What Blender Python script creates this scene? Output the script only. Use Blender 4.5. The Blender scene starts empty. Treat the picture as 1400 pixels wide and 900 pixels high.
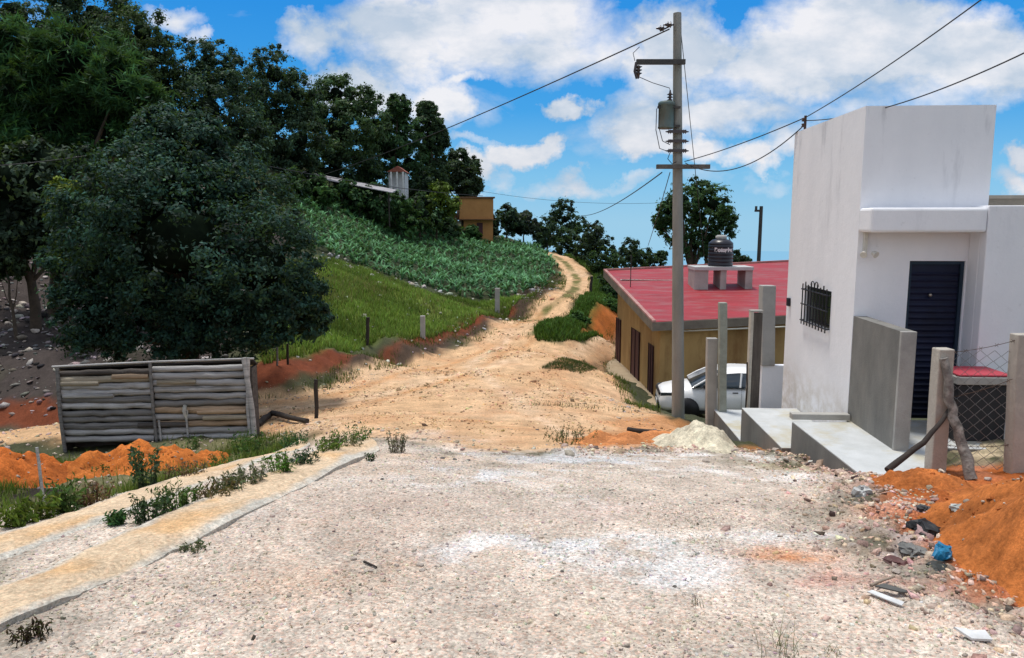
import bpy, bmesh, math, random
import numpy as np
from mathutils import Vector, Matrix
random.seed(7); RG = np.random.default_rng(7)
SC = bpy.context.scene; COL = SC.collection
R = math.radians
# ------------------------------------------------------------------ camera geometry
F = 1050.0; HOR = 305.0; PIT = math.atan((450-HOR)/F); H = 1.7
cp, sp = math.cos(PIT), math.sin(PIT)
CAM = Vector((0, 0, H))
def ray(px, py):
    r = (px-700)/F; u = (450-py)/F
    return Vector((r, cp+u*sp, -sp+u*cp))
def at(px, py, Y):
    d = ray(px, py); return CAM + d*(Y/d.y)
def at_z(px, py, z):
    d = ray(px, py); return CAM + d*((z-H)/d.z)
def pw(n, Y): return n*Y/F           # pixels -> metres at depth Y
# ------------------------------------------------------------------ noise
_T = np.random.default_rng(3).random((256, 256))
def vnoise(x, y):
    x = np.asarray(x, float); y = np.asarray(y, float)
    xi = np.floor(x).astype(int); yi = np.floor(y).astype(int)
    fx = x-xi; fy = y-yi; fx = fx*fx*(3-2*fx); fy = fy*fy*(3-2*fy)
    a = _T[xi & 255, yi & 255]; b = _T[(xi+1) & 255, yi & 255]
    c = _T[xi & 255, (yi+1) & 255]; d = _T[(xi+1) & 255, (yi+1) & 255]
    return (a*(1-fx)+b*fx)*(1-fy)+(c*(1-fx)+d*fx)*fy-.5
def fbm(x, y, o=4, s=1.0):
    t = 0; a = 1.0; x = np.asarray(x, float)*s; y = np.asarray(y, float)*s
    for k in range(o):
        t = t+a*vnoise(x+17.3*k, y-9.1*k); x = x*2.03; y = y*2.03; a *= .5
    return t
def sst(x, a, b):
    t = np.clip((x-a)/(b-a), 0, 1); return t*t*(3-2*t)
# ------------------------------------------------------------------ terrain
CP = []   # X, Y, z
def cw(X, Y, D): CP.append((X, Y, H-D))
def cpx(px, py, Y): p = at(px, py, Y); CP.append((p.x, p.y, p.z))
for X in (-5, -2.5, 0, 2.5, 4.5):
    cw(X, 0, 1.7); cw(X, 3, 2.0)
for X in (-3.2, -1, 1.5, 3.6):
    cw(X, 6.5, 2.36)
cw(-8, 0, 1.9); cw(-8, 4, 2.3); cw(7, 0, 1.7); cw(7, 4, 1.9); cw(-12, 6, 3.4); cw(-2.6, 8.5, 2.64)
cw(-20, 0, 2.5); cw(20, 0, 1.5); cw(0, -20, -.3); cw(-30, -20, 0); cw(30, -20, -.3); cw(40, 10, 3.5); cw(-40, 5, -2)
for a in [(520, 605, 9.8), (700, 612, 10.2), (860, 612, 10.3), (1000, 614, 10.1), (1070, 622, 9.7), (1185, 658, 7.86),
          (1285, 645, 8.2), (1395, 652, 7.9), (1420, 600, 9.6),
          (10, 700, 7.0), (90, 690, 7.9), (200, 645, 10.3), (60, 640, 11.0), (330, 630, 11.2), (400, 600, 12.2),
          (95, 612, 13.9), (220, 608, 14.0), (345, 600, 14.2), (0, 610, 15), (431, 572, 14.5),
          (10, 592, 16.5), (60, 575, 18), (10, 560, 19), (350, 565, 17.0), (350, 535, 19.5), (440, 548, 18.5), (350, 505, 20.2), (10, 535, 20), (10, 450, 25), (10, 350, 32), (150, 490, 20), (250, 480, 21),
          (450, 500, 22.2), (450, 478, 23.0), (520, 495, 26.5), (535, 468, 27.5), (600, 488, 28.5), (625, 452, 33.5), (640, 462, 33), (700, 418, 42), (710, 432, 41), (760, 385, 55),
          (500, 400, 33), (420, 370, 34), (640, 412, 43), (600, 395, 42), (480, 362, 40),
          (390, 262, 52), (500, 295, 60), (640, 325, 72), (740, 345, 74), (560, 340, 56), (450, 310, 48),
          (600, 560, 16), (560, 540, 18), (720, 560, 16), (700, 520, 21.5), (700, 480, 28), (820, 560, 17), (928, 568, 17.2), (850, 520, 26), (870, 540, 23.5), (810, 520, 23.5), (780, 540, 19.5), (850, 550, 20), (880, 560, 20.5), (905, 572, 22.4), (845, 507, 33), (965, 606, 13.2), (1000, 609, 11.9), (1045, 612, 10.9), (930, 600, 14.2), (1000, 604, 13.8),
          (860, 575, 16.2), (780, 500, 25.5), (750, 465, 33), (720, 440, 37), (755, 425, 41), (790, 400, 47), (803, 383, 54), (795, 368, 61), (780, 355, 68), (757, 346, 76),
          (830, 470, 35), (790, 470, 33), (840, 492, 34), (893, 562, 25.0), (870, 531, 28.5),
          (790, 440, 39.5), (820, 425, 41), (825, 462, 37.5), (835, 400, 52), (840, 375, 64), (820, 362, 70)]:
    cpx(*a)
for a in [(4.4, 11.3, 3.5), (4.4, 13.5, 4.3), (5, 22.6, 5.8), (8, 22.6, 5.8), (11, 22, 5.8), (9, 14, 4.2), (6, 15, 4.2), (14, 16, 5), (14, 30, 7.5), (8, 28, 6.5), (6, 40, 7.2), (14, 45, 10), (25, 30, 11), (30, 60, 20), (16, 70, 12), (8, 90, 7), (0, 100, 4.5), (30, 100, 26),
          (-18, 38, -2.6), (-26, 30, -3.5), (-24, 50, -6.5), (-40, 40, -9), (-14, 60, -3.2), (-8, 75, -1.0), (-30, 75, -9), (-18, 90, -2.5), (-50, 80, -16), (-60, 50, -16), (-3, 86, 1.2), (-2, 110, 6), (-30, 115, -6), (-60, 110, -14)]:
    cw(*a)
CP = np.array(CP)
_S = .1
def _K(dx, dy):
    r2 = (dx*dx+dy*dy)*_S*_S+1e-9
    return .5*r2*np.log(r2)
def _fit():
    n = len(CP); A = np.zeros((n+3, n+3)); X, Y = CP[:, 0], CP[:, 1]
    A[:n, :n] = _K(X[:, None]-X, Y[:, None]-Y)+np.eye(n)*.004
    P = np.c_[np.ones(n), X*_S, Y*_S]; A[:n, n:] = P; A[n:, :n] = P.T
    return np.linalg.solve(A, np.r_[CP[:, 2], 0, 0, 0])
_W = _fit()
def base_h(x, y):
    x = np.atleast_1d(np.asarray(x, float)); y = np.atleast_1d(np.asarray(y, float))
    xs, ys = x.ravel(), y.ravel(); out = np.empty(len(xs)); n = len(CP)
    for i in range(0, len(xs), 20000):
        a, b = xs[i:i+20000], ys[i:i+20000]
        out[i:i+20000] = _K(a[:, None]-CP[:, 0], b[:, None]-CP[:, 1])@_W[:n]+_W[n]+_W[n+1]*a*_S+_W[n+2]*b*_S
    r = np.hypot(xs, ys)
    far = -9-.055*(np.maximum(r, 90)-90)-.2*np.clip(xs, -20, 60)*np.clip((r-60)/80, 0, 1); far = np.maximum(far, -170)
    w = sst(r, 92, 150)
    return (out*(1-w)+far*w).reshape(x.shape)
def hit_ground(px, py, ymax=90):
    d = ray(px, py); Y = np.geomspace(2, ymax, 500); t = Y/d.y
    z = H+d.z*t; g = base_h(d.x*t, Y); k = np.argmax(z <= g)
    if z[k] > g[k]: k = len(Y)-1
    if k > 0:
        a = (z[k-1]-g[k-1]); b = (g[k]-z[k]); f = a/(a+b+1e-9); y = Y[k-1]+(Y[k]-Y[k-1])*f
    else: y = Y[0]
    return (d.x*y/d.y, y)
def poly_px(pts, ymax=90): return np.array([hit_ground(a, b, ymax) for a, b in pts])
def sdist(x, y, poly):
    """signed distance to a polygon in the ground plane, positive inside"""
    d = np.full(x.shape, 1e9); ins = np.zeros(x.shape, bool); n = len(poly)
    for i in range(n):
        ax, ay = poly[i]; bx, by = poly[(i+1) % n]
        ex, ey = bx-ax, by-ay; L = ex*ex+ey*ey+1e-12
        t = np.clip(((x-ax)*ex+(y-ay)*ey)/L, 0, 1)
        d = np.minimum(d, np.hypot(x-ax-t*ex, y-ay-t*ey))
        c = ((ay > y) != (by > y)) & (x < (bx-ax)*(y-ay)/(by-ay+1e-12)+ax); ins ^= c
    return np.where(ins, d, -d)
def ldist(x, y, line):
    d = np.full(x.shape, 1e9)
    for i in range(len(line)-1):
        ax, ay = line[i]; bx, by = line[i+1]; ex, ey = bx-ax, by-ay
        t = np.clip(((x-ax)*ex+(y-ay)*ey)/(ex*ex+ey*ey+1e-12), 0, 1)
        d = np.minimum(d, np.hypot(x-ax-t*ex, y-ay-t*ey))
    return d
Z = {}
Z['gravel'] = np.vstack([poly_px([(-60, 860), (-60, 770), (0, 690), (200, 655), (380, 612), (500, 597), (620, 616), (900, 612), (1000, 612), (1090, 625), (1180, 665), (1215, 720), (1300, 800), (1440, 860)]), [(5, 0), (5, -6), (-6, -6), (-6, 0)]])
Z['road'] = poly_px([(-40, 612), (60, 602), (240, 590), (345, 585), (400, 590), (500, 596), (640, 616), (900, 612), (960, 585), (900, 575), (860, 545), (835, 505), (852, 490), (850, 462), (842, 459), (800, 468), (770, 472), (736, 468), (722, 457), (739, 445), (785, 420), (809, 397), (811, 378), (790, 360), (764, 345), (749, 347), (757, 356), (769, 380), (763, 399), (727, 423), (658, 459), (600, 485), (560, 500), (440, 530), (350, 545), (150, 565), (-40, 592)])
Z['field'] = poly_px([(378, 300), (376, 252), (430, 265), (520, 292), (640, 322), (735, 340), (752, 352), (757, 378), (735, 398), (700, 408), (640, 408), (560, 388), (480, 362), (440, 350), (410, 345)])
Z['grass'] = poly_px([(360, 505), (330, 430), (400, 350), (440, 352), (480, 365), (560, 392), (640, 412), (700, 412), (745, 400), (700, 425), (640, 450), (560, 468), (500, 476), (440, 486)])
Z['verge'] = poly_px([(440, 520), (520, 485), (600, 462), (690, 418), (745, 385), (762, 372), (770, 385), (762, 402), (727, 424), (658, 460), (600, 487), (540, 505)])
Z['red'] = poly_px([(330, 545), (330, 512), (440, 492), (530, 474), (620, 452), (700, 424), (705, 429), (625, 462), (530, 492), (440, 520), (390, 535)])
Z['redl'] = poly_px([(-40, 575), (-40, 540), (60, 540), (120, 545), (120, 560), (60, 568)])
Z['rbank'] = poly_px([(725, 457), (739, 446), (785, 421), (809, 399), (812, 378), (792, 360), (768, 346), (830, 345), (850, 400), (850, 440), (845, 458), (800, 467), (770, 471), (736, 467)], 85)
Z['cut'] = poly_px([(790, 461), (806, 434), (860, 428), (860, 457)])
Z['patch'] = poly_px([(745, 504), (790, 496), (828, 484), (846, 500), (840, 514), (790, 511)])
Z['orr'] = poly_px([(1120, 615), (1185, 660), (1190, 700), (1260, 760), (1330, 810), (1480, 840), (1500, 640), (1290, 640)])
Z['orm'] = poly_px([(760, 610), (850, 570), (930, 575), (990, 608), (1130, 618), (1185, 655), (1150, 660), (1060, 622), (900, 616)])
Z['leafy'] = poly_px([(-60, 745), (0, 728), (130, 690), (300, 640), (420, 600), (400, 590), (300, 600), (100, 620), (-60, 620)])
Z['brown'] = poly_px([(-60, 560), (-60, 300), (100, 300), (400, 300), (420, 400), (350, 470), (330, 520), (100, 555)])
hill_c = poly_px([(712, 440), (745, 425), (775, 407), (788, 392), (789, 380), (778, 365), (757, 349)])
_rl = [poly_px(q) for q in ([(345, 556), (480, 535), (600, 503), (690, 462), (740, 428)], [(345, 572), (490, 556), (620, 520), (720, 472), (770, 440)], [(600, 600), (690, 545), (770, 496), (850, 468)], [(700, 608), (760, 545), (800, 500), (850, 474)], [(350, 562), (500, 545), (640, 508), (760, 488), (850, 470)], [(800, 600), (700, 540), (640, 500), (700, 450)])]
RUTS = [(_rl[0], .22, (.56, .30, .14), .8), (_rl[1], .22, (.56, .30, .14), .8), (_rl[4], .3, (.76, .56, .38), .6), (_rl[2], .25, (.52, .29, .15), .6), (_rl[3], .25, (.56, .32, .17), .6), (_rl[5], .25, (.76, .58, .42), .5)]
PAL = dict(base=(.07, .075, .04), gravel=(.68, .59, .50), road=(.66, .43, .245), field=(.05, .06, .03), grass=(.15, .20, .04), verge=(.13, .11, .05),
           red=(.17, .048, .022), orange=(.48, .13, .03), brown=(.065, .052, .048), leafy=(.16, .15, .075), rbank=(.07, .12, .025), white=(.78, .77, .75), peb=(.5, .27, .2))
# concrete strips (two wheel tracks) as centre lines in plan
def strip_pts(a): return [hit_ground(*q) for q in a]
ST1 = dict(r=strip_pts([(-70, 895), (0, 862), (110, 812), (250, 750), (332, 708), (430, 660), (520, 616)]), l=strip_pts([(-70, 845), (0, 812), (90, 770), (190, 724), (300, 677), (400, 635), (500, 599)]))
ST2 = dict(r=strip_pts([(-70, 802), (0, 769), (54, 747), (143, 715), (250, 676), (340, 640), (425, 608)]), l=strip_pts([(-70, 762), (0, 733), (71, 714), (143, 688), (221, 663), (320, 634), (408, 604)]))
def ground_h(x, y, detail=True):
    x = np.atleast_1d(np.asarray(x, float)); y = np.atleast_1d(np.asarray(y, float))
    z = base_h(x, y)
    if not detail: return z
    r = np.hypot(x, y)
    g = sst(sdist(x, y, Z['gravel']), -.3, .3); rd = sst(sdist(x, y, Z['road']), -.4, .4)
    rough = np.clip(1-g-rd, 0, 1)
    z = z+fbm(x, y, 4, .5)*(.03+.16*rough)*np.clip(r/9, .3, 2.0)
    z = z+fbm(x, y, 3, 3.0)*(.018+.05*rough)+fbm(x, y, 2, 14)*(.006+.02*rough)
    # rubble roughness on the right-hand gravel edge
    e = np.exp(-(sdist(x, y, Z['gravel'])/.55)**2)*(x > .5)
    z = z+e*fbm(x, y, 3, 5)*.12
    sr = sdist(x, y, Z['red']); z = z+np.where(sr > -.5, fbm(x, y, 3, 1.4)*.05+fbm(x, y, 3, 5)*.08, 0)
    rb = sst(sdist(x, y, Z['rbank']), 0, 1.5); z = z+rb*.2
    # sunken drainage hollow beyond the far strip
    lf = sst(sdist(x, y, Z['leafy']), 0.05, 1.2); z = z-lf*.12*(1+fbm(x, y, 2, 1.5))
    return z
def gz(x, y): return float(ground_h([x], [y])[0])
def on(px, py, ymax=90, dz=0):
    x, y = hit_ground(px, py, ymax); return Vector((x, y, gz(x, y)+dz))
# ------------------------------------------------------------------ object helpers
def tag(o, label=None, cat=None, group=None, kind=None):
    if label: o['label'] = label
    if cat: o['category'] = cat
    if group: o['group'] = group
    if kind: o['kind'] = kind
    return o
def empty(name, loc=(0, 0, 0), rz=0, label=None, cat=None, group=None):
    o = bpy.data.objects.new(name, None); COL.objects.link(o); o.location = loc; o.rotation_euler = (0, 0, rz)
    o.empty_display_size = .1
    return tag(o, label, cat, group)
def npmesh(name, V, Fq, mat, cols=None, smooth=False, matidx=None):
    """V (n,3); Fq (m,k) uniform polygons, or a list of such arrays"""
    me = bpy.data.meshes.new(name); V = np.asarray(V, np.float32)
    if not isinstance(Fq, list): Fq = [Fq]
    lv = np.concatenate([f.ravel() for f in Fq]).astype(np.int32)
    sizes = np.concatenate([np.full(len(f), f.shape[1], np.int32) for f in Fq])
    st = np.r_[0, np.cumsum(sizes)[:-1]].astype(np.int32)
    me.vertices.add(len(V)); me.vertices.foreach_set('co', V.ravel())
    me.loops.add(len(lv)); me.loops.foreach_set('vertex_index', lv)
    me.polygons.add(len(st)); me.polygons.foreach_set('loop_start', st)
    if matidx is not None: me.polygons.foreach_set('material_index', np.asarray(matidx, np.int32))
    if smooth: me.polygons.foreach_set('use_smooth', np.ones(len(st), bool))
    me.update(calc_edges=True)
    if cols is not None:
        a = me.color_attributes.new('Col', 'FLOAT_COLOR', 'POINT')
        c = np.ones((len(V), 4), np.float32); c[:, :cols.shape[1]] = cols; a.data.foreach_set('color', c.ravel())
    for m in (mat if isinstance(mat, (list, tuple)) else [mat]): me.materials.append(m)
    me.validate()
    return me
def link(name, me, parent=None, loc=None):
    o = bpy.data.objects.new(name, me); COL.objects.link(o)
    if parent is not None: o.parent = parent
    if loc is not None: o.location = loc
    return o
class MB:
    def __init__(s): s.v = []; s.f = []; s.sm = []
    def add(s, V, Fs, smooth=False):
        b = len(s.v); s.v += [tuple(p) for p in V]; s.f += [tuple(b+i for i in f) for f in Fs]; s.sm += [smooth]*len(Fs); return s
    def box(s, x0, x1, y0, y1, z0, z1, M=None):
        V = [Vector((x, y, z)) for z in (z0, z1) for x, y in ((x0, y0), (x1, y0), (x1, y1), (x0, y1))]
        if M is not None: V = [M@p for p in V]
        return s.add(V, [(3, 2, 1, 0), (4, 5, 6, 7), (0, 1, 5, 4), (1, 2, 6, 5), (2, 3, 7, 6), (3, 0, 4, 7)])
    def prism(s, pts, z0, z1, M=None):
        n = len(pts); V = [Vector((p[0], p[1], z0)) for p in pts]+[Vector((p[0], p[1], z1)) for p in pts]
        if M is not None: V = [M@p for p in V]
        return s.add(V, [tuple(range(n))[::-1], tuple(range(n, 2*n))]+[(i, (i+1) % n, n+(i+1) % n, n+i) for i in range(n)])
    def tube(s, path, rad, n=8, cap=True):
        path = [Vector(p) for p in path]; k = len(path)
        rad = rad if isinstance(rad, (list, tuple)) else [rad]*k
        V = []; Fs = []; up = None
        for i, p in enumerate(path):
            t = (path[min(i+1, k-1)]-path[max(i-1, 0)]).normalized()
            if up is None: up = Vector((0, 0, 1)) if abs(t.z) < .9 else Vector((1, 0, 0))
            a = t.cross(up).normalized(); b = a.cross(t).normalized(); up = b
            for j in range(n):
                an = 2*math.pi*j/n; V.append(p+(a*math.cos(an)+b*math.sin(an))*rad[i])
        for i in range(k-1):
            for j in range(n): Fs.append((i*n+j, i*n+(j+1) % n, (i+1)*n+(j+1) % n, (i+1)*n+j))
        s.add(V, Fs, True)
        if cap: s.add(V[:n], [tuple(range(n))[::-1]]); s.add(V[-n:], [tuple(range(n))])
        return s
    def lathe(s, prof, n=24, M=None):
        V = []; Fs = []; k = len(prof)
        for r, z in prof:
            for j in range(n): a = 2*math.pi*j/n; V.append(Vector((r*math.cos(a), r*math.sin(a), z)))
        if M is not None: V = [M@p for p in V]
        for i in range(k-1):
            for j in range(n): Fs.append((i*n+j, i*n+(j+1) % n, (i+1)*n+(j+1) % n, (i+1)*n+j))
        s.add(V, Fs, True); s.add(V[:n], [tuple(range(n))[::-1]]); s.add(V[-n:], [tuple(range(n))]); return s
    def build(s, name, mat, parent=None, bevel=0, wob=0, cuts=0, off=None):
        me = bpy.data.meshes.new(name); V = s.v
        if off is not None: V = [tuple(Vector(p)-Vector(off)) for p in V]
        me.from_pydata(V, [], s.f); me.polygons.foreach_set('use_smooth', s.sm); me.materials.append(mat)
        if cuts or wob:
            bm = bmesh.new(); bm.from_mesh(me)
            bmesh.ops.recalc_face_normals(bm, faces=bm.faces)
            for _ in range(cuts): bmesh.ops.subdivide_edges(bm, edges=[e for e in bm.edges], cuts=1, use_grid_fill=True)
            if wob:
                for v in bm.verts:
                    c = v.co; n = vnoise([c.x*2.3+c.z, c.y*2.3+5, c.z*2.1-3], [c.z*1.9, c.x*2.1+c.z, c.y*2.2])
                    v.co = c+Vector(n)*wob*2
            bm.to_mesh(me); bm.free()
        o = link(name, me, parent)
        if off is not None and parent is None: o.location = off
        if bevel:
            md = o.modifiers.new('bevel', 'BEVEL'); md.width = bevel; md.segments = 2; md.limit_method = 'ANGLE'
        return o
def rock_mesh(name, mat, r=1, seed=0, flat=.65, sub=2):
    bm = bmesh.new(); bmesh.ops.create_icosphere(bm, subdivisions=sub, radius=1); rr = random.Random(seed)
    pl = [(Vector((rr.gauss(0, 1), rr.gauss(0, 1), rr.gauss(0, 1))).normalized(), rr.uniform(.55, .85)) for _ in range(9)]
    sc = Vector((rr.uniform(.8, 1.25), rr.uniform(.7, 1.1), flat*rr.uniform(.8, 1.2)))
    for v in bm.verts:
        for n, d in pl:
            e = v.co.dot(n)-d
            if e > 0: v.co -= n*e
        v.co = Vector((v.co.x*sc.x, v.co.y*sc.y, v.co.z*sc.z))*r
    me = bpy.data.meshes.new(name); bm.to_mesh(me); bm.free(); me.materials.append(mat); return me
# ------------------------------------------------------------------ materials
def newmat(name):
    m = bpy.data.materials.new(name); m.use_nodes = True; nt = m.node_tree; b = nt.nodes['Principled BSDF']
    return m, nt, b
def N(nt, t, **kw):
    n = nt.nodes.new(t)
    for k, v in kw.items():
        if k in n.inputs: n.inputs[k].default_value = v
        else: setattr(n, k, v)
    return n
def mixc(nt, fac, a, b, mode='MIX'):
    n = nt.nodes.new('ShaderNodeMix'); n.data_type = 'RGBA'; n.blend_type = mode
    for sock, v in ((n.inputs[0], fac), (n.inputs[6], a), (n.inputs[7], b)):
        if isinstance(v, bpy.types.NodeSocket): nt.links.new(v, sock)
        elif isinstance(v, (tuple, list)): sock.default_value = (*v, 1) if len(v) == 3 else v
        else: sock.default_value = v
    return n.outputs[2]
def mr(nt, v, a, b, c=0, d=1):
    n = nt.nodes.new('ShaderNodeMapRange'); nt.links.new(v, n.inputs[0])
    for i, q in enumerate((a, b, c, d)): n.inputs[i+1].default_value = q
    return n.outputs[0]
def surf(name, c, c2=None, scale=3, rough=.85, bump=.3, bscale=40, stain=None, stscale=1.2, stretch=(1, 1, 1), metal=0, stain_amt=(.5, .7), spec=.3, bdist=.02):
    """base colour broken by two noises, optional stains (vertical streaks through stretch)"""
    m, nt, b = newmat(name); tc = N(nt, 'ShaderNodeTexCoord'); mp = N(nt, 'ShaderNodeMapping'); nt.links.new(tc.outputs['Object'], mp.inputs[0]); mp.inputs['Scale'].default_value = stretch
    n1 = N(nt, 'ShaderNodeTexNoise', Scale=scale, Detail=6, Roughness=.65); nt.links.new(mp.outputs[0], n1.inputs['Vector'])
    c2 = c2 or tuple(x*.7 for x in c)
    col = mixc(nt, mr(nt, n1.outputs[0], .35, .65), c, c2)
    n3 = N(nt, 'ShaderNodeTexNoise', Scale=bscale, Detail=4, Roughness=.7); nt.links.new(tc.outputs['Object'], n3.inputs['Vector'])
    col = mixc(nt, mr(nt, n3.outputs[0], .3, .7, 0, .25), col, tuple(x*.55 for x in c))
    if stain:
        n2 = N(nt, 'ShaderNodeTexNoise', Scale=stscale, Detail=8, Roughness=.7); nt.links.new(mp.outputs[0], n2.inputs['Vector'])
        col = mixc(nt, mr(nt, n2.outputs[0], stain_amt[0], stain_amt[1]), col, stain)
    nt.links.new(col, b.inputs['Base Color']); b.inputs['Roughness'].default_value = rough; b.inputs['Metallic'].default_value = metal; b.inputs['Specular IOR Level'].default_value = spec
    if bump:
        bp = N(nt, 'ShaderNodeBump', Strength=bump, Distance=bdist); nt.links.new(n3.outputs[0], bp.inputs['Height']); nt.links.new(bp.outputs[0], b.inputs['Normal'])
    return m
def leafmat(name, trans=.25, rough=.6, spec=.16):
    m, nt, b = newmat(name); a = N(nt, 'ShaderNodeVertexColor', layer_name='Col'); nt.links.new(a.outputs[0], b.inputs['Base Color'])
    b.inputs['Roughness'].default_value = rough; b.inputs['Specular IOR Level'].default_value = spec
    t = N(nt, 'ShaderNodeBsdfTranslucent'); g = mixc(nt, .6, a.outputs[0], (.12, .2, .02)); nt.links.new(g, t.inputs[0])
    mx = N(nt, 'ShaderNodeMixShader'); mx.inputs[0].default_value = trans
    nt.links.new(b.outputs[0], mx.inputs[1]); nt.links.new(t.outputs[0], mx.inputs[2]); nt.links.new(mx.outputs[0], nt.nodes['Material Output'].inputs[0])
    return m
LEAF = leafmat('leaf'); GRASSM = leafmat('grass_blade', .3)
BARK = surf('bark', (.10, .075, .055), (.05, .04, .03), 4, .95, .6, 18)
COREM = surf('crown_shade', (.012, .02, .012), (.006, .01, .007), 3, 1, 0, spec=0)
CONC = surf('concrete', (.46, .45, .42), (.36, .35, .33), 2.2, .9, .3, 60, stain=(.25, .245, .23), stain_amt=(.52, .75))
CONCD = surf('dark_concrete', (.24, .235, .22), (.15, .148, .14), 1.8, .9, .3, 50, stain=(.27, .25, .22), stretch=(1, 1, .45), stain_amt=(.5, .8))
CONCB = surf('pale_blue_grey_concrete', (.60, .62, .63), (.48, .50, .50), 2.5, .9, .25, 60, stain=(.46, .41, .28), stscale=1.1, stain_amt=(.48, .66))
WALLW = surf('white_painted_wall', (.80, .81, .86), (.74, .75, .80), 1.4, .9, .12, 70, stain=(.50, .51, .54), stretch=(1.2, 1.2, .35), stain_amt=(.55, .78), stscale=1.3, bdist=.01)
WOODG = surf('grey_wood', (.35, .31, .27), (.18, .155, .135), 3, .9, .6, 30, stain=(.08, .07, .06), stretch=(.35, 2, 5))
RED = surf('red_roof_coating', (.36, .03, .042), (.27, .028, .036), .9, .6, .15, 30, stain=(.27, .11, .11), stscale=1.6, stretch=(.5, 2, 1), stain_amt=(.48, .68))
OCHRE = surf('ochre_wall', (.48, .32, .13), (.34, .21, .085), .8, .9, .15, 40, stain=(.24, .13, .05), stretch=(1, 1, .4))
BLACKM = surf('black_metal', (.012, .012, .018), (.02, .02, .03), 4, .45, 0)
NAVY = surf('navy_metal', (.010, .015, .045), (.006, .009, .026), 2, .5, .1, 20)
BROWND = surf('brown_door', (.09, .03, .035), (.06, .02, .025), 3, .6, .1)
def wall_mat():
    m, nt, b = newmat('white_painted_wall'); tc = N(nt, 'ShaderNodeTexCoord'); sp_ = N(nt, 'ShaderNodeSeparateXYZ'); nt.links.new(tc.outputs['Object'], sp_.inputs[0])
    def no(sc, st, det=7, ro=.65):
        mp = N(nt, 'ShaderNodeMapping'); mp.inputs['Scale'].default_value = st; nt.links.new(tc.outputs['Object'], mp.inputs[0])
        n = N(nt, 'ShaderNodeTexNoise', Scale=sc, Detail=det, Roughness=ro); nt.links.new(mp.outputs[0], n.inputs['Vector']); return n.outputs[0]
    def mul(a, b_):
        n = N(nt, 'ShaderNodeMath', operation='MULTIPLY'); nt.links.new(a, n.inputs[0]); nt.links.new(b_, n.inputs[1]); return n.outputs[0]
    col = mixc(nt, mr(nt, no(1.1, (1, 1, .6)), .35, .68), (.88, .885, .92), (.80, .81, .85))
    dr = mul(mr(nt, no(2.1, (1.3, 1.3, .25)), .56, .74), mr(nt, sp_.outputs[2], 2.0, 4.1)); col = mixc(nt, mr(nt, dr, 0, 1, 0, .75), col, (.36, .37, .42))
    bs = mul(mr(nt, no(4, (1, 1, 1.4)), .35, .6), mr(nt, sp_.outputs[2], .45, -.1)); col = mixc(nt, mr(nt, bs, 0, 1, 0, .6), col, (.50, .45, .38))
    col = mixc(nt, mr(nt, no(9, (1, 1, 1)), .62, .75, 0, .35), col, (.5, .5, .52))
    nt.links.new(col, b.inputs['Base Color']); b.inputs['Roughness'].default_value = .92; b.inputs['Specular IOR Level'].default_value = .2
    bp = N(nt, 'ShaderNodeBump', Strength=.35, Distance=.02); nt.links.new(no(7, (1, 1, 1), 9, .75), bp.inputs['Height']); nt.links.new(bp.outputs[0], b.inputs['Normal']); return m
WALLW = wall_mat()
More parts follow.
